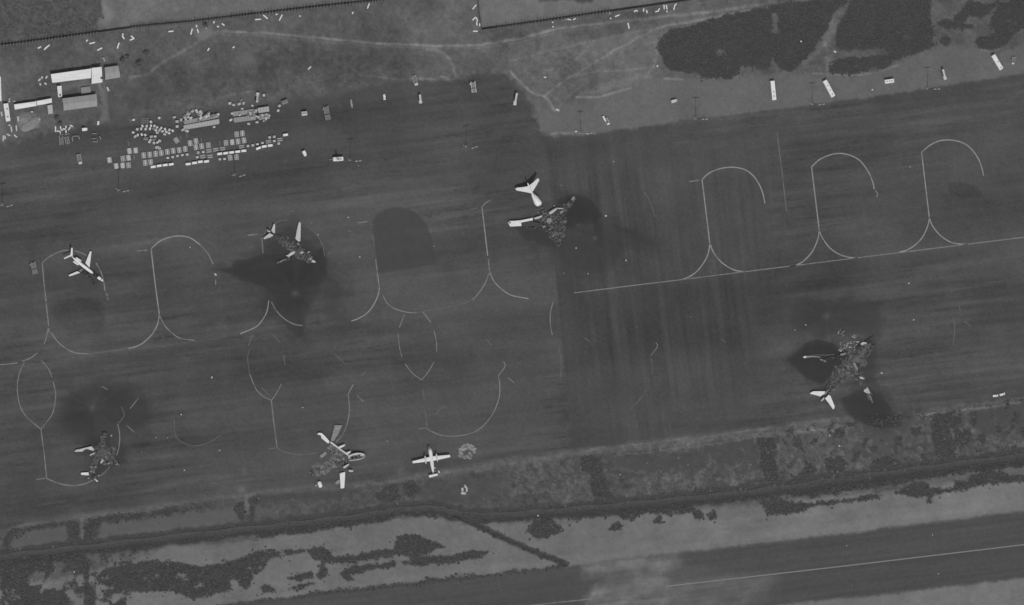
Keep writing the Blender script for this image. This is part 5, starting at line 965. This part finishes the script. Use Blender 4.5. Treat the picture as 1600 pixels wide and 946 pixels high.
# ---- 1. white twin jet with its nose burnt off
ZA = lambda x, y: (80+x/11.825, 370+y/11.825)
nose, tail = P(161.5, 439.5, 2.2), P(114.5, 403.6, 2.2); hx = math.atan2(nose.y-tail.y, nose.x-tail.x)
r = empty('burnt_jet', P(136, 420)); 
def axis_pt(t): p = tail.lerp(nose, t)-r.location; p.z = 2.2; return p
def loft_axis(st, n=14):
    """stations (t along the axis, radius, rise)"""
    b = MB(); d = (nose-tail); d.z = 0; d.normalize(); s = Vector((-d.y, d.x, 0)); vv = []
    for t, ra, dz in st:
        p = axis_pt(t)+Vector((0, 0, dz))
        for i in range(n): w_ = 2*math.pi*i/n; vv.append(p+s*(ra*math.cos(w_))+Vector((0, 0, ra*math.sin(w_))))
    f = [(k*n+i, (k+1)*n+i, (k+1)*n+(i+1) % n, k*n+(i+1) % n) for k in range(len(st)-1) for i in range(n)]+[tuple(range(n)), tuple(range(len(vv)-1, len(vv)-n-1, -1))]
    b._add(vv, f); return b
loft_axis([(-.05, .25, .9), (.02, .7, .6), (.10, 1.05, .2), (.22, 1.25, 0), (.50, 1.25, 0), (.58, 1.12, -.15), (.64, .8, -.5), (.665, .3, -.9)]).build('rear_fuselage', m_skin, r, True)
loft_axis([(.815, 1.1, -.6), (.83, 1.25, -.45), (.90, 1.2, -.45), (.915, 1.15, -.45)]).build('forward_fuselage', m_skin, r, True)
loft_axis([(.93, 1.05, -.5), (.96, .95, -.55), (.985, .6, -.7), (1.0, .2, -.8)]).build('nose_cone', m_skin, r, True); loft_axis([(.912, 1.02, -.45), (.935, 1.0, -.5)]).build('windscreen', m_glass, r)
for a_, b_ in ((ZA(405, 455), ZA(505, 520)), (ZA(455, 385), ZA(555, 455))): tubepx(r, 'engine', a_, b_, 3.0, 3.0, .72, .82, m_skin)
W1 = lambda q, z_: (P(*ZA(*q), z_*.8)-Vector((r.location.x, r.location.y, 0)))
MB().foil(W1((708, 575), 1.9), W1((630, 490), 1.9), W1((745, 278), 2.4), W1((716, 272), 2.4), .5, .18).build('wing', m_skin, r)
MB().foil(W1((535, 668), 1.9), W1((480, 640), 1.9), W1((335, 735), 2.3), W1((325, 708), 2.3), .42, .18).build('wing', m_skin, r)
debris(r, 'charred_debris', [([ZA(480, 640), ZA(560, 590)], [2, 1.5], 14), ([ZA(760, 640), ZA(870, 740)], [2.6, 2.6], 90), ([ZA(560, 640), ZA(700, 700)], [4, 4], 60), ([ZA(700, 730), ZA(800, 880)], [1.2, 1], 40)], (.3, 1.3), .5, (56, 96), .02)
panel(r, 'wing_root_skin', [ZA(495, 635), ZA(560, 585), ZA(590, 600), ZA(560, 660)], 1.5, .3, mat('scorched_skin', 104, .2, .7, .7))
MB().foil(W1((398, 352), 6.4), W1((355, 345), 6.4), W1((398, 215), 6.5), W1((370, 205), 6.5), .3, .14).build('tailplane', m_skin, r); MB().foil(W1((392, 352), 6.4), W1((352, 338), 6.4), W1((245, 415), 6.5), W1((235, 395), 6.5), .3, .14).build('tailplane', m_skin, r)
b = MB(); q = [W1((440, 430), 2.9), W1((395, 385), 2.9), W1((362, 345), 6.4), W1((392, 365), 6.4)]; s = Vector((.12, .16, 0)); b._add([p-s for p in q]+[p+s for p in q], [(0, 1, 2, 3), (7, 6, 5, 4), (0, 4, 5, 1), (1, 5, 6, 2), (2, 6, 7, 3), (3, 7, 4, 0)]); b.build('fin', m_skin2, r)
tag(r, 'white twin-engined jet with burnt gap behind its broken nose, at the left', 'airplane')

# ---- 2. burnt airliner beside the black wedge of soot
ZA = lambda x, y: (390+x/10.06, 330+y/10.06); r = empty('burnt_airliner', P(451, 378)); ZP = [ZA]
ash(r, [ZA(395, 385), ZA(560, 490), ZA(720, 600), ZA(880, 720), ZA(1010, 790)], [2.5, 6, 7.5, 7, 2.5], .9, 78, seed=1)
debris(r, 'charred_debris', [([ZA(395, 385), ZA(560, 490), ZA(650, 555)], [3, 6.5, 5], 230), ([ZA(700, 560), ZA(860, 690), ZA(1020, 795)], [6, 8, 2.5], 330), ([ZA(430, 815), ZA(560, 760), ZA(700, 740)], [2, 2, 2.5], 70), ([ZA(740, 500), ZA(800, 640)], [4, 4], 60)], (.35, 1.7), 1.3, (68, 118), .02)
hoops(r, ZA(420, 400), ZA(640, 560), 6, 1.7, m_alu); hoops(r, ZA(800, 650), ZA(980, 770), 5, 1.7, m_alu)
F = lambda pts: [ZA(*p) for p in pts]
panel(r, 'tailplane', F([(378, 203), (392, 198), (402, 212), (399, 352), (366, 338), (340, 306)]), 3.4, .35, m_skin2); panel(r, 'tailplane', F([(214, 428), (240, 402), (312, 348), (345, 358), (382, 385), (330, 412), (232, 445)]), 3.2, .35, m_skin2)
tubepx(r, 'tail_fin_stub', ZA(278, 306), ZA(322, 328), 4.6, 3.4, .5, .6, m_skin2)
panel(r, 'wing', F([(776, 165), (792, 163), (807, 190), (802, 380), (800, 470), (772, 484), (718, 432), (738, 310), (752, 250)]), 2.4, .55, m_skin2, .08); panel(r, 'inner_wing_piece', F([(568, 698), (600, 690), (640, 655), (706, 628), (722, 645), (690, 680), (612, 726)]), 1.5, .5, m_skin2)
panel(r, 'broken_wing_edge', F([(432, 808), (500, 775), (580, 750), (585, 765), (505, 795), (440, 825)]), .8, .35, m_alu); tubepx(r, 'nose_cone', ZA(975, 775), ZA(1035, 805), 1.2, 1.0, 1.3, .7, m_skin2); tubepx(r, 'engine', ZA(800, 660), ZA(845, 640), 1.2, 1.2, .9, .8, m_skin2)
panel(r, 'cabin_roof_piece', F([(942, 760), (965, 728), (982, 738), (958, 772)]), 1.5, .3, m_skin); panel(r, 'cabin_roof_piece', F([(900, 650), (935, 625), (955, 640), (920, 668)]), 1.2, .3, m_alu); panel(r, 'cabin_roof_piece', F([(735, 508), (765, 495), (790, 525), (770, 540), (750, 520)]), 1.4, .3, m_alu)
tag(r, 'burnt-out airliner with one white wing upright, beside a black wedge of soot', 'airplane')

# ---- 3. big burnt jet with a white T tail, upper middle
ZA = lambda x, y: (780+x/6.757, 260+y/6.757); r = empty('burnt_cargo_jet', P(850, 333))
panel(r, 'tailplane', F([(168, 238), (182, 228), (240, 222), (292, 214), (330, 194), (372, 160), (412, 122), (426, 148), (396, 200), (360, 262), (336, 286), (270, 272), (188, 258)]), 8.0, .5, m_skin, .05, [-1.3+(x-330)*5.0/258 for x in (168, 182, 240, 292, 330, 372, 412, 426, 396, 360, 336, 270, 188)])
b = MB(); A, B, C_, D_ = P(*ZA(300, 178), 8.6), P(*ZA(318, 238), 8.4), P(*ZA(345, 292), 8.0), P(*ZA(400, 372), 4.2); L = [p-Vector((r.location.x, r.location.y, 0)) for p in (A, B, C_, D_)]; s = Vector((.32, .14, 0)); E = [Vector((L[3].x, L[3].y, 3.6)), Vector((L[0].x*.9+L[3].x*.1, L[0].y*.9+L[3].y*.1, 7.8))]
q = [L[0], L[2], L[3], E[0], E[1]]; b._add([p-s for p in q]+[p+s for p in q], [(0, 1, 2, 3, 4), (9, 8, 7, 6, 5)]+[(i, i+5, (i+1) % 5+5, (i+1) % 5) for i in range(5)]); b.build('fin', m_skin, r)
def loftpx(root, name, st, m, n=14):
    b = MB(); pts = [P(u, v, z_)-Vector((root.location.x, root.location.y, 0)) for u, v, z_, ra in st]; d = pts[-1]-pts[0]; d.z = 0; d.normalize(); s = Vector((-d.y, d.x, 0)); vv = []
    for p, (u, v, z_, ra) in zip(pts, st):
        for i in range(n): w_ = 2*math.pi*i/n; vv.append(p+s*(ra*math.cos(w_))+Vector((0, 0, ra*.9*math.sin(w_))))
    b._add(vv, [(k*n+i, (k+1)*n+i, (k+1)*n+(i+1) % n, k*n+(i+1) % n) for k in range(len(st)-1) for i in range(n)]+[tuple(range(n)), tuple(range(len(vv)-1, len(vv)-n-1, -1))]); return b.build(name, m, root, True)
loftpx(r, 'rear_fuselage', [ZA(345, 275)+(3.4, .8), ZA(362, 310)+(3.1, 1.7), ZA(385, 345)+(2.8, 2.5), ZA(405, 380)+(2.5, 2.9), ZA(420, 400)+(2.2, 2.7), ZA(428, 412)+(1.6, 1.6)], m_skin)
panel(r, 'fin_root_slot', F([(362, 278), (372, 276), (396, 345), (386, 350)]), 6.2, .3, m_soot)
panel(r, 'wing', F([(92, 594), (108, 578), (160, 576), (240, 568), (355, 544), (358, 572), (300, 582), (232, 596), (236, 632), (170, 636), (116, 638)]), 2.6, .6, m_skin, .05); panel(r, 'wing_root_piece', F([(366, 545), (452, 518), (458, 530), (420, 552), (380, 562)]), 3.0, .5, m_skin2)
panel(r, 'scorched_wing_skin', F([(240, 600), (350, 580), (440, 600), (446, 628), (270, 640), (240, 625)]), 2.2, .4, mat('burnt_wing_skin', 66, .25, .6, .9)); panel(r, 'wing_tip_cap', F([(100, 596), (122, 594), (124, 600), (106, 606)]), 3.85, .3, m_soot)
ash(r, [ZA(410, 405), ZA(450, 480), ZA(520, 580), ZA(580, 680), ZA(630, 830)], [3, 6, 10, 9, 3], 1.2, 80, seed=2); ash(r, [ZA(540, 560), ZA(640, 500), ZA(720, 410), ZA(790, 330)], [9, 6, 4, 3], 1.0, 80, seed=3); ash(r, [ZA(660, 540), ZA(660, 640), ZA(655, 760)], [5, 5, 4], 1, 82, seed=4)
debris(r, 'charred_debris', [([ZA(415, 410), ZA(460, 490), ZA(530, 600), ZA(630, 840)], [4, 6, 11, 3], 420), ([ZA(590, 560), ZA(680, 480), ZA(790, 330)], [8, 5, 3], 230), ([ZA(660, 520), ZA(650, 780)], [5, 5], 180), ([ZA(380, 640), ZA(480, 640), ZA(560, 720)], [4, 3, 3], 110), ([ZA(260, 640), ZA(420, 650)], [1.5, 3], 50)], (.4, 2.0), 1.8, (66, 112), .03)
tubepx(r, 'engine', ZA(528, 498), ZA(606, 446), 1.8, 1.8, 1.3, 1.2, m_skin2); tubepx(r, 'engine', ZA(640, 490), ZA(680, 470), 1.6, 1.6, 1.2, 1.1, m_alu); panel(r, 'leading_edge_strip', F([(604, 438), (680, 444), (682, 454), (606, 450)]), 2.2, .4, m_skin2)
panel(r, 'wing_box_cover', F([(500, 555), (545, 540), (560, 585), (530, 605), (500, 590)]), 2.4, .5, m_alu); tubepx(r, 'engine', ZA(455, 640), ZA(490, 632), 1.0, 1.0, 1.0, .9, m_alu); panel(r, 'wing_tip_piece', F([(760, 350), (770, 322), (800, 318), (802, 345), (780, 372)]), 1.4, .4, m_alu); panel(r, 'nose_piece', F([(620, 830), (640, 838), (634, 848), (618, 842)]), .6, .4, m_skin2)
hoops(r, ZA(430, 430), ZA(500, 540), 4, 2.6, m_alu); hoops(r, ZA(560, 680), ZA(620, 800), 4, 2.2, m_alu)
tag(r, 'burnt cargo jet with a white T-shaped tail, upper middle of the apron', 'airplane')

# ---- 4. big burnt jet, lower right
ZA = lambda x, y: (1230+x/6.756, 510+y/6.756); r = empty('burnt_cargo_jet', P(1327, 575))
ash(r, [ZA(420, 680), ZA(520, 560), ZA(640, 420), ZA(760, 310), ZA(880, 190)], [5, 8, 13, 12, 4], .9, 82, seed=5); ash(r, [ZA(700, 420), ZA(760, 540), ZA(830, 640), ZA(890, 790)], [10, 6, 4, 2], .7, 78, seed=6)
debris(r, 'charred_debris', [([ZA(400, 690), ZA(520, 560), ZA(640, 420), ZA(760, 310), ZA(890, 170)], [5, 8, 14, 12, 5], 900), ([ZA(700, 420), ZA(760, 540), ZA(840, 650), ZA(900, 810)], [10, 6, 4, 2], 280), ([ZA(360, 360), ZA(480, 330), ZA(600, 320)], [2, 2, 5], 60), ([ZA(560, 300), ZA(640, 280)], [3, 3], 40)], (.35, 1.7), 1.2, (68, 112), .012)
debris(r, 'bright_fragments', [([ZA(540, 215), ZA(640, 225), ZA(740, 150)], [7, 7, 4], 34), ([ZA(540, 50), ZA(600, 90)], [5, 5], 9), ([ZA(690, 105), ZA(735, 105)], [2, 2], 8)], (.5, 1.9), .6, (120, 215), .4)
panel(r, 'tailplane', F([(236, 712), (255, 694), (280, 686), (402, 686), (396, 712), (350, 742), (300, 728)]), 3.2, .5, m_skin, .04); panel(r, 'tailplane', F([(398, 762), (438, 720), (456, 735), (502, 848), (496, 872), (484, 878), (440, 815)]), 3.2, .5, m_skin, .04)
tubepx(r, 'tail_cone', ZA(358, 790), ZA(390, 755), 2.0, 2.4, .5, .8, m_skin2); tubepx(r, 'fin_stub', ZA(395, 720), ZA(430, 670), 1.6, 1.6, .6, .7, m_alu)
panel(r, 'wing_edge', F([(166, 322), (190, 312), (275, 312), (352, 320), (350, 332), (272, 326), (200, 334)]), .7, .4, m_alu); panel(r, 'wing_edge', F([(200, 304), (300, 298), (420, 300), (500, 292), (500, 300), (420, 310), (300, 306)]), .5, .25, mat('burnt_strip', 92, .2, .6, .8)); panel(r, 'wing_tip_piece', F([(164, 328), (186, 314), (206, 324), (188, 338)]), .8, .4, m_skin); panel(r, 'wing_edge', F([(345, 340), (395, 355), (415, 372), (400, 378), (350, 360)]), .6, .3, m_alu)
panel(r, 'wing_skin', F([(762, 532), (800, 538), (812, 560), (770, 556)]), 1.2, .4, m_skin2); panel(r, 'wing_skin', F([(806, 676), (848, 646), (862, 670), (876, 712), (845, 708), (815, 694)]), 1.2, .4, m_skin2); panel(r, 'wing_skin', F([(858, 720), (880, 720), (905, 800), (890, 800)]), .8, .3, m_alu)
panel(r, 'cockpit_skin', F([(770, 185), (800, 166), (836, 170), (838, 192), (812, 190), (786, 200)]), 1.2, .4, m_skin2); tubepx(r, 'engine', ZA(560, 300), ZA(620, 285), 1, 1, 1.0, .9, m_alu); tubepx(r, 'engine', ZA(700, 380), ZA(740, 460), 1.0, 1.0, 1.1, 1.0, m_alu)
panel(r, 'side_panel', F([(720, 220), (900, 100), (914, 104), (734, 232)]), .7, .3, m_soot); hoops(r, ZA(440, 660), ZA(620, 450), 7, 2.2, m_alu); hoops(r, ZA(680, 360), ZA(860, 210), 6, 2.2, m_alu)
tag(r, 'burnt-out cargo jet with white swept tailplane, at the lower right', 'airplane')

# ---- 5. burnt wreck, lower left
ZA = lambda x, y: (100+x/8.6, 660+y/8.6); r = empty('burnt_transport', P(162, 713))
ash(r, [ZA(540, 140), ZA(520, 300), ZA(560, 440), ZA(640, 560)], [3, 5, 10, 6], 1.0, 80, seed=7); ash(r, [ZA(430, 400), ZA(400, 560), ZA(380, 690)], [6, 5, 4], .6, 78, seed=8); ash(r, [ZA(470, 300), ZA(560, 420), ZA(600, 520)], [8, 12, 9], .8, 80, seed=15)
debris(r, 'charred_debris', [([ZA(540, 130), ZA(520, 300), ZA(560, 440), ZA(660, 570)], [3, 5, 11, 6], 520), ([ZA(430, 290), ZA(420, 420), ZA(380, 690)], [4, 5, 3.5], 190), ([ZA(620, 450), ZA(740, 590)], [2.5, 2], 50), ([ZA(380, 700), ZA(420, 780)], [3, 2], 40)], (.3, 1.5), 1.4, (62, 122), .03)
panel(r, 'wing', F([(142, 388), (158, 370), (230, 358), (300, 338), (374, 322), (408, 362), (396, 386), (350, 372), (300, 356), (262, 380), (246, 396), (150, 398)]), 2.8, .5, m_skin2, .05); panel(r, 'wing_flap', F([(344, 438), (396, 410), (430, 414), (425, 434), (380, 436), (352, 450)]), 1.2, .4, m_skin2)
panel(r, 'tailplane', F([(222, 690), (234, 678), (330, 672), (336, 716), (236, 708)]), 2.2, .45, m_skin); panel(r, 'spar_piece', F([(484, 544), (515, 500), (538, 506), (500, 556)]), 1.2, .4, m_skin2); panel(r, 'wing_edge', F([(590, 400), (608, 404), (742, 572), (728, 580)]), 1.0, .3, m_alu); panel(r, 'tail_skin', F([(400, 762), (412, 756), (458, 792), (448, 804)]), .8, .35, m_skin)
for q in ((370, 598), (425, 600), (362, 658), (398, 665), (330, 748), (466, 715), (600, 550)): tubepx(r, 'engine_fragment', ZA(q[0]-12, q[1]-6), ZA(q[0]+14, q[1]+8), .7, .7, .8, .7, m_alu)
hoops(r, ZA(545, 140), ZA(520, 330), 5, 1.6, m_alu); tag(r, 'burnt-out transport wreck at the lower left beside the faded stand lines', 'airplane')

# ---- 6. broken turboprop transport, lower middle
ZA = lambda x, y: (470+x/7.277, 650+y/7.277); r = empty('broken_transport', P(523, 712))
ash(r, [ZA(330, 330), ZA(430, 430), ZA(520, 520)], [5, 9, 6], .5, 96, seed=9); ash(r, [ZA(150, 640), ZA(260, 590), ZA(420, 520)], [8, 8, 8], .25, 96, seed=10)
debris(r, 'charred_debris', [([ZA(340, 340), ZA(420, 430), ZA(520, 540)], [5, 8, 6], 260), ([ZA(420, 520), ZA(440, 640)], [4, 3], 70), ([ZA(100, 660), ZA(260, 590), ZA(400, 520)], [5, 5, 6], 90), ([ZA(480, 570), ZA(590, 560)], [3, 2.5], 40)], (.3, 1.5), .9, (70, 132), .03)
panel(r, 'wing', F([(184, 210), (200, 192), (236, 194), (268, 222), (328, 290), (316, 318), (285, 296), (236, 256), (226, 222)]), 3.4, .5, m_skin, .05); MB().foil(P(*ZA(345, 290), 3.0)-Vector((r.location.x, r.location.y, 0)), P(*ZA(330, 306), 3.0)-Vector((r.location.x, r.location.y, 0)), P(*ZA(545, 440), 3.0)-Vector((r.location.x, r.location.y, 0)), P(*ZA(535, 456), 3.0)-Vector((r.location.x, r.location.y, 0)), .6, .6).build('wing_spar', m_skin2, r)
panel(r, 'wing_flap', F([(384, 102), (474, 104), (430, 200), (376, 286), (344, 302), (334, 290), (360, 200)]), 1.6, .35, m_alu, .03); panel(r, 'wing', F([(442, 652), (505, 634), (502, 720), (494, 822), (452, 828), (446, 740)]), 2.6, .5, m_skin, .05); panel(r, 'wing_flap', F([(386, 760), (424, 722), (444, 734), (440, 770), (408, 786)]), 1.2, .4, m_alu)
for a_, b_, m in (((428, 362), (502, 330), m_skin), ((508, 432), (566, 408), m_skin), ((482, 590), (548, 550), m_skin2), ((545, 622), (596, 628), m_skin2)): tubepx(r, 'engine', ZA(*a_), ZA(*b_), 2.4, 2.4, 1.0, .8, m)
# open shell of the forward fuselage
st = [(545, 480, 34), (590, 470, 42), (640, 460, 44), (690, 456, 36), (715, 452, 24), (728, 450, 8)]; b = MB(); vv = []; nn = 11
for k, (x, y, hw_) in enumerate(st):
    c = P(*ZA(x, y), 1.6)-Vector((r.location.x, r.location.y, 0)); c.z = 1.6; ra = hw_/7.277*.5; d = P(*ZA(725, 450))-P(*ZA(545, 480)); d.normalize(); s = Vector((-d.y, d.x, 0))
    for i in range(nn):
        w_ = math.pi*(.86+1.28*i/(nn-1)); vv.append(c+s*(ra*math.cos(w_))+Vector((0, 0, ra*math.sin(w_)*.85+.55)))
n0 = len(vv)
for k, (x, y, hw_) in enumerate(st):
    c = P(*ZA(x, y), 1.6)-Vector((r.location.x, r.location.y, 0)); c.z = 1.6; ra = max(.1, hw_/7.277*.5-.55); d = P(*ZA(725, 450))-P(*ZA(545, 480)); d.normalize(); s = Vector((-d.y, d.x, 0))
    for i in range(nn):
        w_ = math.pi*(.86+1.28*i/(nn-1)); vv.append(c+s*(ra*math.cos(w_))+Vector((0, 0, ra*math.sin(w_)*.85+.6)))
ff = []
for k in range(len(st)-1):
    for i in range(nn-1): ff += [(k*nn+i, (k+1)*nn+i, (k+1)*nn+i+1, k*nn+i+1), (n0+k*nn+i, n0+k*nn+i+1, n0+(k+1)*nn+i+1, n0+(k+1)*nn+i)]
    for i in (0, nn-1): ff.append((k*nn+i, (k+1)*nn+i, n0+(k+1)*nn+i, n0+k*nn+i))
b._add(vv, ff); b.build('fuselage_shell', m_skin2, r); 
ash(r, [ZA(550, 478), ZA(640, 460), ZA(712, 452)], [2.2, 2.6, 1], .5, 56, name='burnt_cabin_floor', seed=11); debris(r, 'cabin_debris', [([ZA(560, 476), ZA(640, 460), ZA(705, 453)], [2.2, 2.6, 1.5], 60)], (.4, 1.4), 1.2, (50, 80), .08)
panel(r, 'cargo_ramp', F([(212, 455), (280, 402), (300, 432), (236, 486)]), .8, .35, mat('pale_grey_skin', 124, .15, .5, .6)); tubepx(r, 'tail_piece', ZA(205, 745), ZA(228, 812), 1.4, 1.2, 1.5, 1.8, m_skin); tubepx(r, 'tail_piece', ZA(165, 795), ZA(180, 785), .6, .6, .5, .4, m_skin2)
tag(r, 'broken white turboprop transport with a hollow burnt nose, lower middle', 'airplane')

# ---- 7. whole white twin turboprop
ZA = lambda x, y: (630+x/8.6, 680+y/8.6); r = empty('twin_turboprop', P(674, 717)); Q = lambda x, y, z_: P(*ZA(x, y), z_*.82)-Vector((r.location.x, r.location.y, 0))
loftpx(r, 'nose', [ZA(342, 136)+(1.9, .25), ZA(346, 152)+(2.0, .8), ZA(352, 172)+(2.2, 1.2), ZA(358, 194)+(2.4, 1.42)], mat('grey_nose', 112, .1, .6, .6)); loftpx(r, 'fuselage', [ZA(357, 190)+(2.4, 1.44), ZA(365, 230)+(2.4, 1.55), ZA(378, 320)+(2.4, 1.55), ZA(388, 400)+(2.5, 1.45), ZA(396, 450)+(2.8, 1.15), ZA(400, 485)+(3.1, .7), ZA(402, 508)+(3.3, .3)], m_skin)
MB().foil(Q(378, 286, 3.9), Q(384, 352, 3.9), Q(626, 266, 4.1), Q(634, 296, 4.1), .55, .2).build('wing', m_skin, r); MB().foil(Q(378, 287, 3.9), Q(384, 350, 3.9), Q(124, 352, 4.1), Q(128, 380, 4.1), .55, .2).build('wing', m_skin, r)
for a_, b_, hub in (((293, 280), (307, 388), (291, 268)), ((443, 254), (461, 356), (441, 242))):
    e_ = tubepx(r, 'engine', ZA(*a_), ZA(*b_), 3.6, 3.6, .72, .55, m_pale); c = Q(hub[0], hub[1], 3.6); d = (Q(a_[0], a_[1], 3.6)-Q(b_[0], b_[1], 3.6)).normalized(); s = Vector((-d.y, d.x, 0))
    for k in range(4):
        w_ = .5+k*math.pi/2; v_ = s*math.cos(w_)+Vector((0, 0, math.sin(w_))); MB().tube(c+v_*.2, c+v_*1.9, .16, .08, 5).build('propeller_blade', m_dark, e_)
    MB().tube(c-d*.4, c+d*.5, .32, .08, 8).build('spinner', m_mid, e_)
MB().foil(Q(345, 540, 3.6), Q(352, 574, 3.6), Q(462, 518, 3.7), Q(464, 542, 3.7), .3, .2).build('tailplane', m_skin, r); b = MB(); q = [Q(398, 470, 3.3), Q(404, 530, 3.6), Q(410, 552, 5.6), Q(405, 520, 5.8)]; s = Vector((.16, .03, 0)); b._add([p-s for p in q]+[p+s for p in q], [(0, 1, 2, 3), (7, 6, 5, 4)]+[(i, i+4, (i+1) % 4+4, (i+1) % 4) for i in range(4)]); b.build('fin', m_skin2, r)
panel(r, 'torn_tail_skin', F([(466, 482), (480, 478), (497, 508), (482, 514)]), 1.0, .3, m_skin); panel(r, 'torn_tail_skin', F([(410, 440), (430, 430), (434, 445), (414, 458)]), 2.2, .3, m_skin2); panel(r, 'torn_tail_skin', F([(412, 480), (430, 474), (438, 494), (420, 500)]), 1.6, .3, m_alu)
for x, y in ((352, 185), (330, 350), (415, 335)): q = Q(x, y, .4); q.z = .4; MB().tube(q-Vector((.2, 0, 0)), q+Vector((.2, 0, 0)), .4, .4, 10).build('wheel', m_tyre, r)
tag(r, 'whole white twin turboprop with straight wings, on the lower rim of the apron', 'airplane')

# ---- pale ash ring and a small wreck in the grass, right of the turboprop
r = empty('burnt_remains', P(730, 708)); c_ = [(775, 300), (775, 230), (800, 180), (850, 155), (910, 165), (950, 200), (950, 245)]
ash(r, [ZA(*p) for p in c_], [2.6, 3.2, 3.4, 3.6, 3.6, 3.2, 2.0], .35, 126, seed=12); ash(r, [ZA(800, 300), ZA(860, 290), ZA(930, 300)], [2.5, 3, 2], .25, 112, seed=13); ash(r, [ZA(880, 230), ZA(920, 280)], [2.2, 1.4], .3, 120, seed=14)
debris(r, 'charred_debris', [([ZA(780, 290), ZA(800, 190), ZA(870, 165), ZA(950, 230)], [3, 3, 3, 2.5], 30), ([ZA(850, 260), ZA(940, 290)], [3, 3], 20)], (.3, 1.2), .3, (84, 130), .0)
tag(r, 'pale ring of ash and burnt remains right of the white twin turboprop', 'wreckage')
r = empty('small_wreck', P(725, 765)); r.location.z = 0
debris(r, 'fragments', [([ZA(785, 780), ZA(840, 780)], [1.5, 1.5], 16), ([ZA(790, 710), ZA(800, 770)], [1.5, 1.5], 14), ([ZA(850, 700), ZA(850, 760)], [1.2, 1.2], 14), ([ZA(820, 670), ZA(840, 700)], [1, 1], 10)], (.6, 2.0), .8, (150, 215), .3)
panel(r, 'shell_panel', F([(778, 770), (840, 772), (842, 795), (776, 796)]), .6, .4, m_skin2); panel(r, 'shell_panel', F([(782, 710), (806, 705), (806, 760), (784, 760)]), .7, .4, m_skin2); panel(r, 'shell_panel', F([(838, 705), (862, 720), (866, 750), (846, 765)]), .7, .4, m_skin2); panel(r, 'shell_panel', F([(815, 662), (838, 668), (842, 692), (822, 695)]), .7, .4, m_skin2)
tag(r, 'small white wreck in the grass below the pale ash ring', 'wreckage')

# ================================================================ bright fragments strewn over the paving
DOTS = [(297, 387, 1), (457, 330, 1.1), (487, 348, .7), (497, 367, .9), (544, 340, 1.1), (562, 402, 1.1), (546, 361, .6), (514, 395, .8), (678, 385, .7), (959, 253, .9), (946.5, 337.5, 1.8), (903, 352, .6), (900, 388, 1.2), (978, 407, 1.4), (919, 428, 1.0), (881, 427, .6), (877, 290, .6), (866, 322, 1.0), (331, 590, 1.7), (283, 648, 1.1), (262, 684, 1.2), (243.5, 684, .8), (174, 681, 1.5), (343, 704, 1.1), (222, 707, .6), (473, 637, 1.0), (605, 690, .8), (288, 735, 1.2), (320, 775, .8), (1427.5, 500, 1.4), (1377.5, 583, 1.6), (1242, 516, .9), (1259, 508, 1.1), (1420, 443, 1.3), (1487, 457, .8), (1422, 261, .9), (995, 511, .8), (1079, 495, .5), (336.5, 429, 2.2), (186, 530, .6), (255, 527, .5), (556.5, 252, 1.0), (560, 259, 1.0), (783, 922, .8), (841, 806, 1.4), (877, 828, 1.1), (1457, 836, .9), (1323, 853, .8), (1466, 897, .9), (1331, 915, .8), (1311, 697, 1.4), (1296, 681, 1.2), (1269, 699, 1.1), (116, 894, 1.3), (50, 906, .8), (1482, 772, 1.0), (918.5, 209.6, 1.4), (900, 205.5, 1.8), (955, 742, .8), (969, 742, 1.0)]
frag = []
for k in range(4):
    b = MB(); q = np.random.RandomState(k); b.box((0, 0, .25), (1.2, .8, .4), q.uniform(0, 3), q.uniform(-.2, .2), q.uniform(-.2, .2)); b.box((.3, .3, .4), (.7, .4, .3), q.uniform(0, 3), .2, .3); me = b.mesh('fragment'); me.materials.append((m_pale, m_skin2, m_pale, m_alu)[k]); frag.append(me)
DOTS.sort()
for i, (u, v, s) in enumerate(DOTS):
    o = link('fragment', frag[i % 4 if s < 1.3 else 1]); o.location = P(u, v); o.location.z = gz(u, v); o.scale = (s*.72, s*.72, s*.55); o.rotation_euler = (0, 0, i*1.3)
    tag(o, 'small pale fragment lying alone on open ground, %s from the left' % ordn(i, len(DOTS)), 'debris', 'small fragments strewn over the airfield')
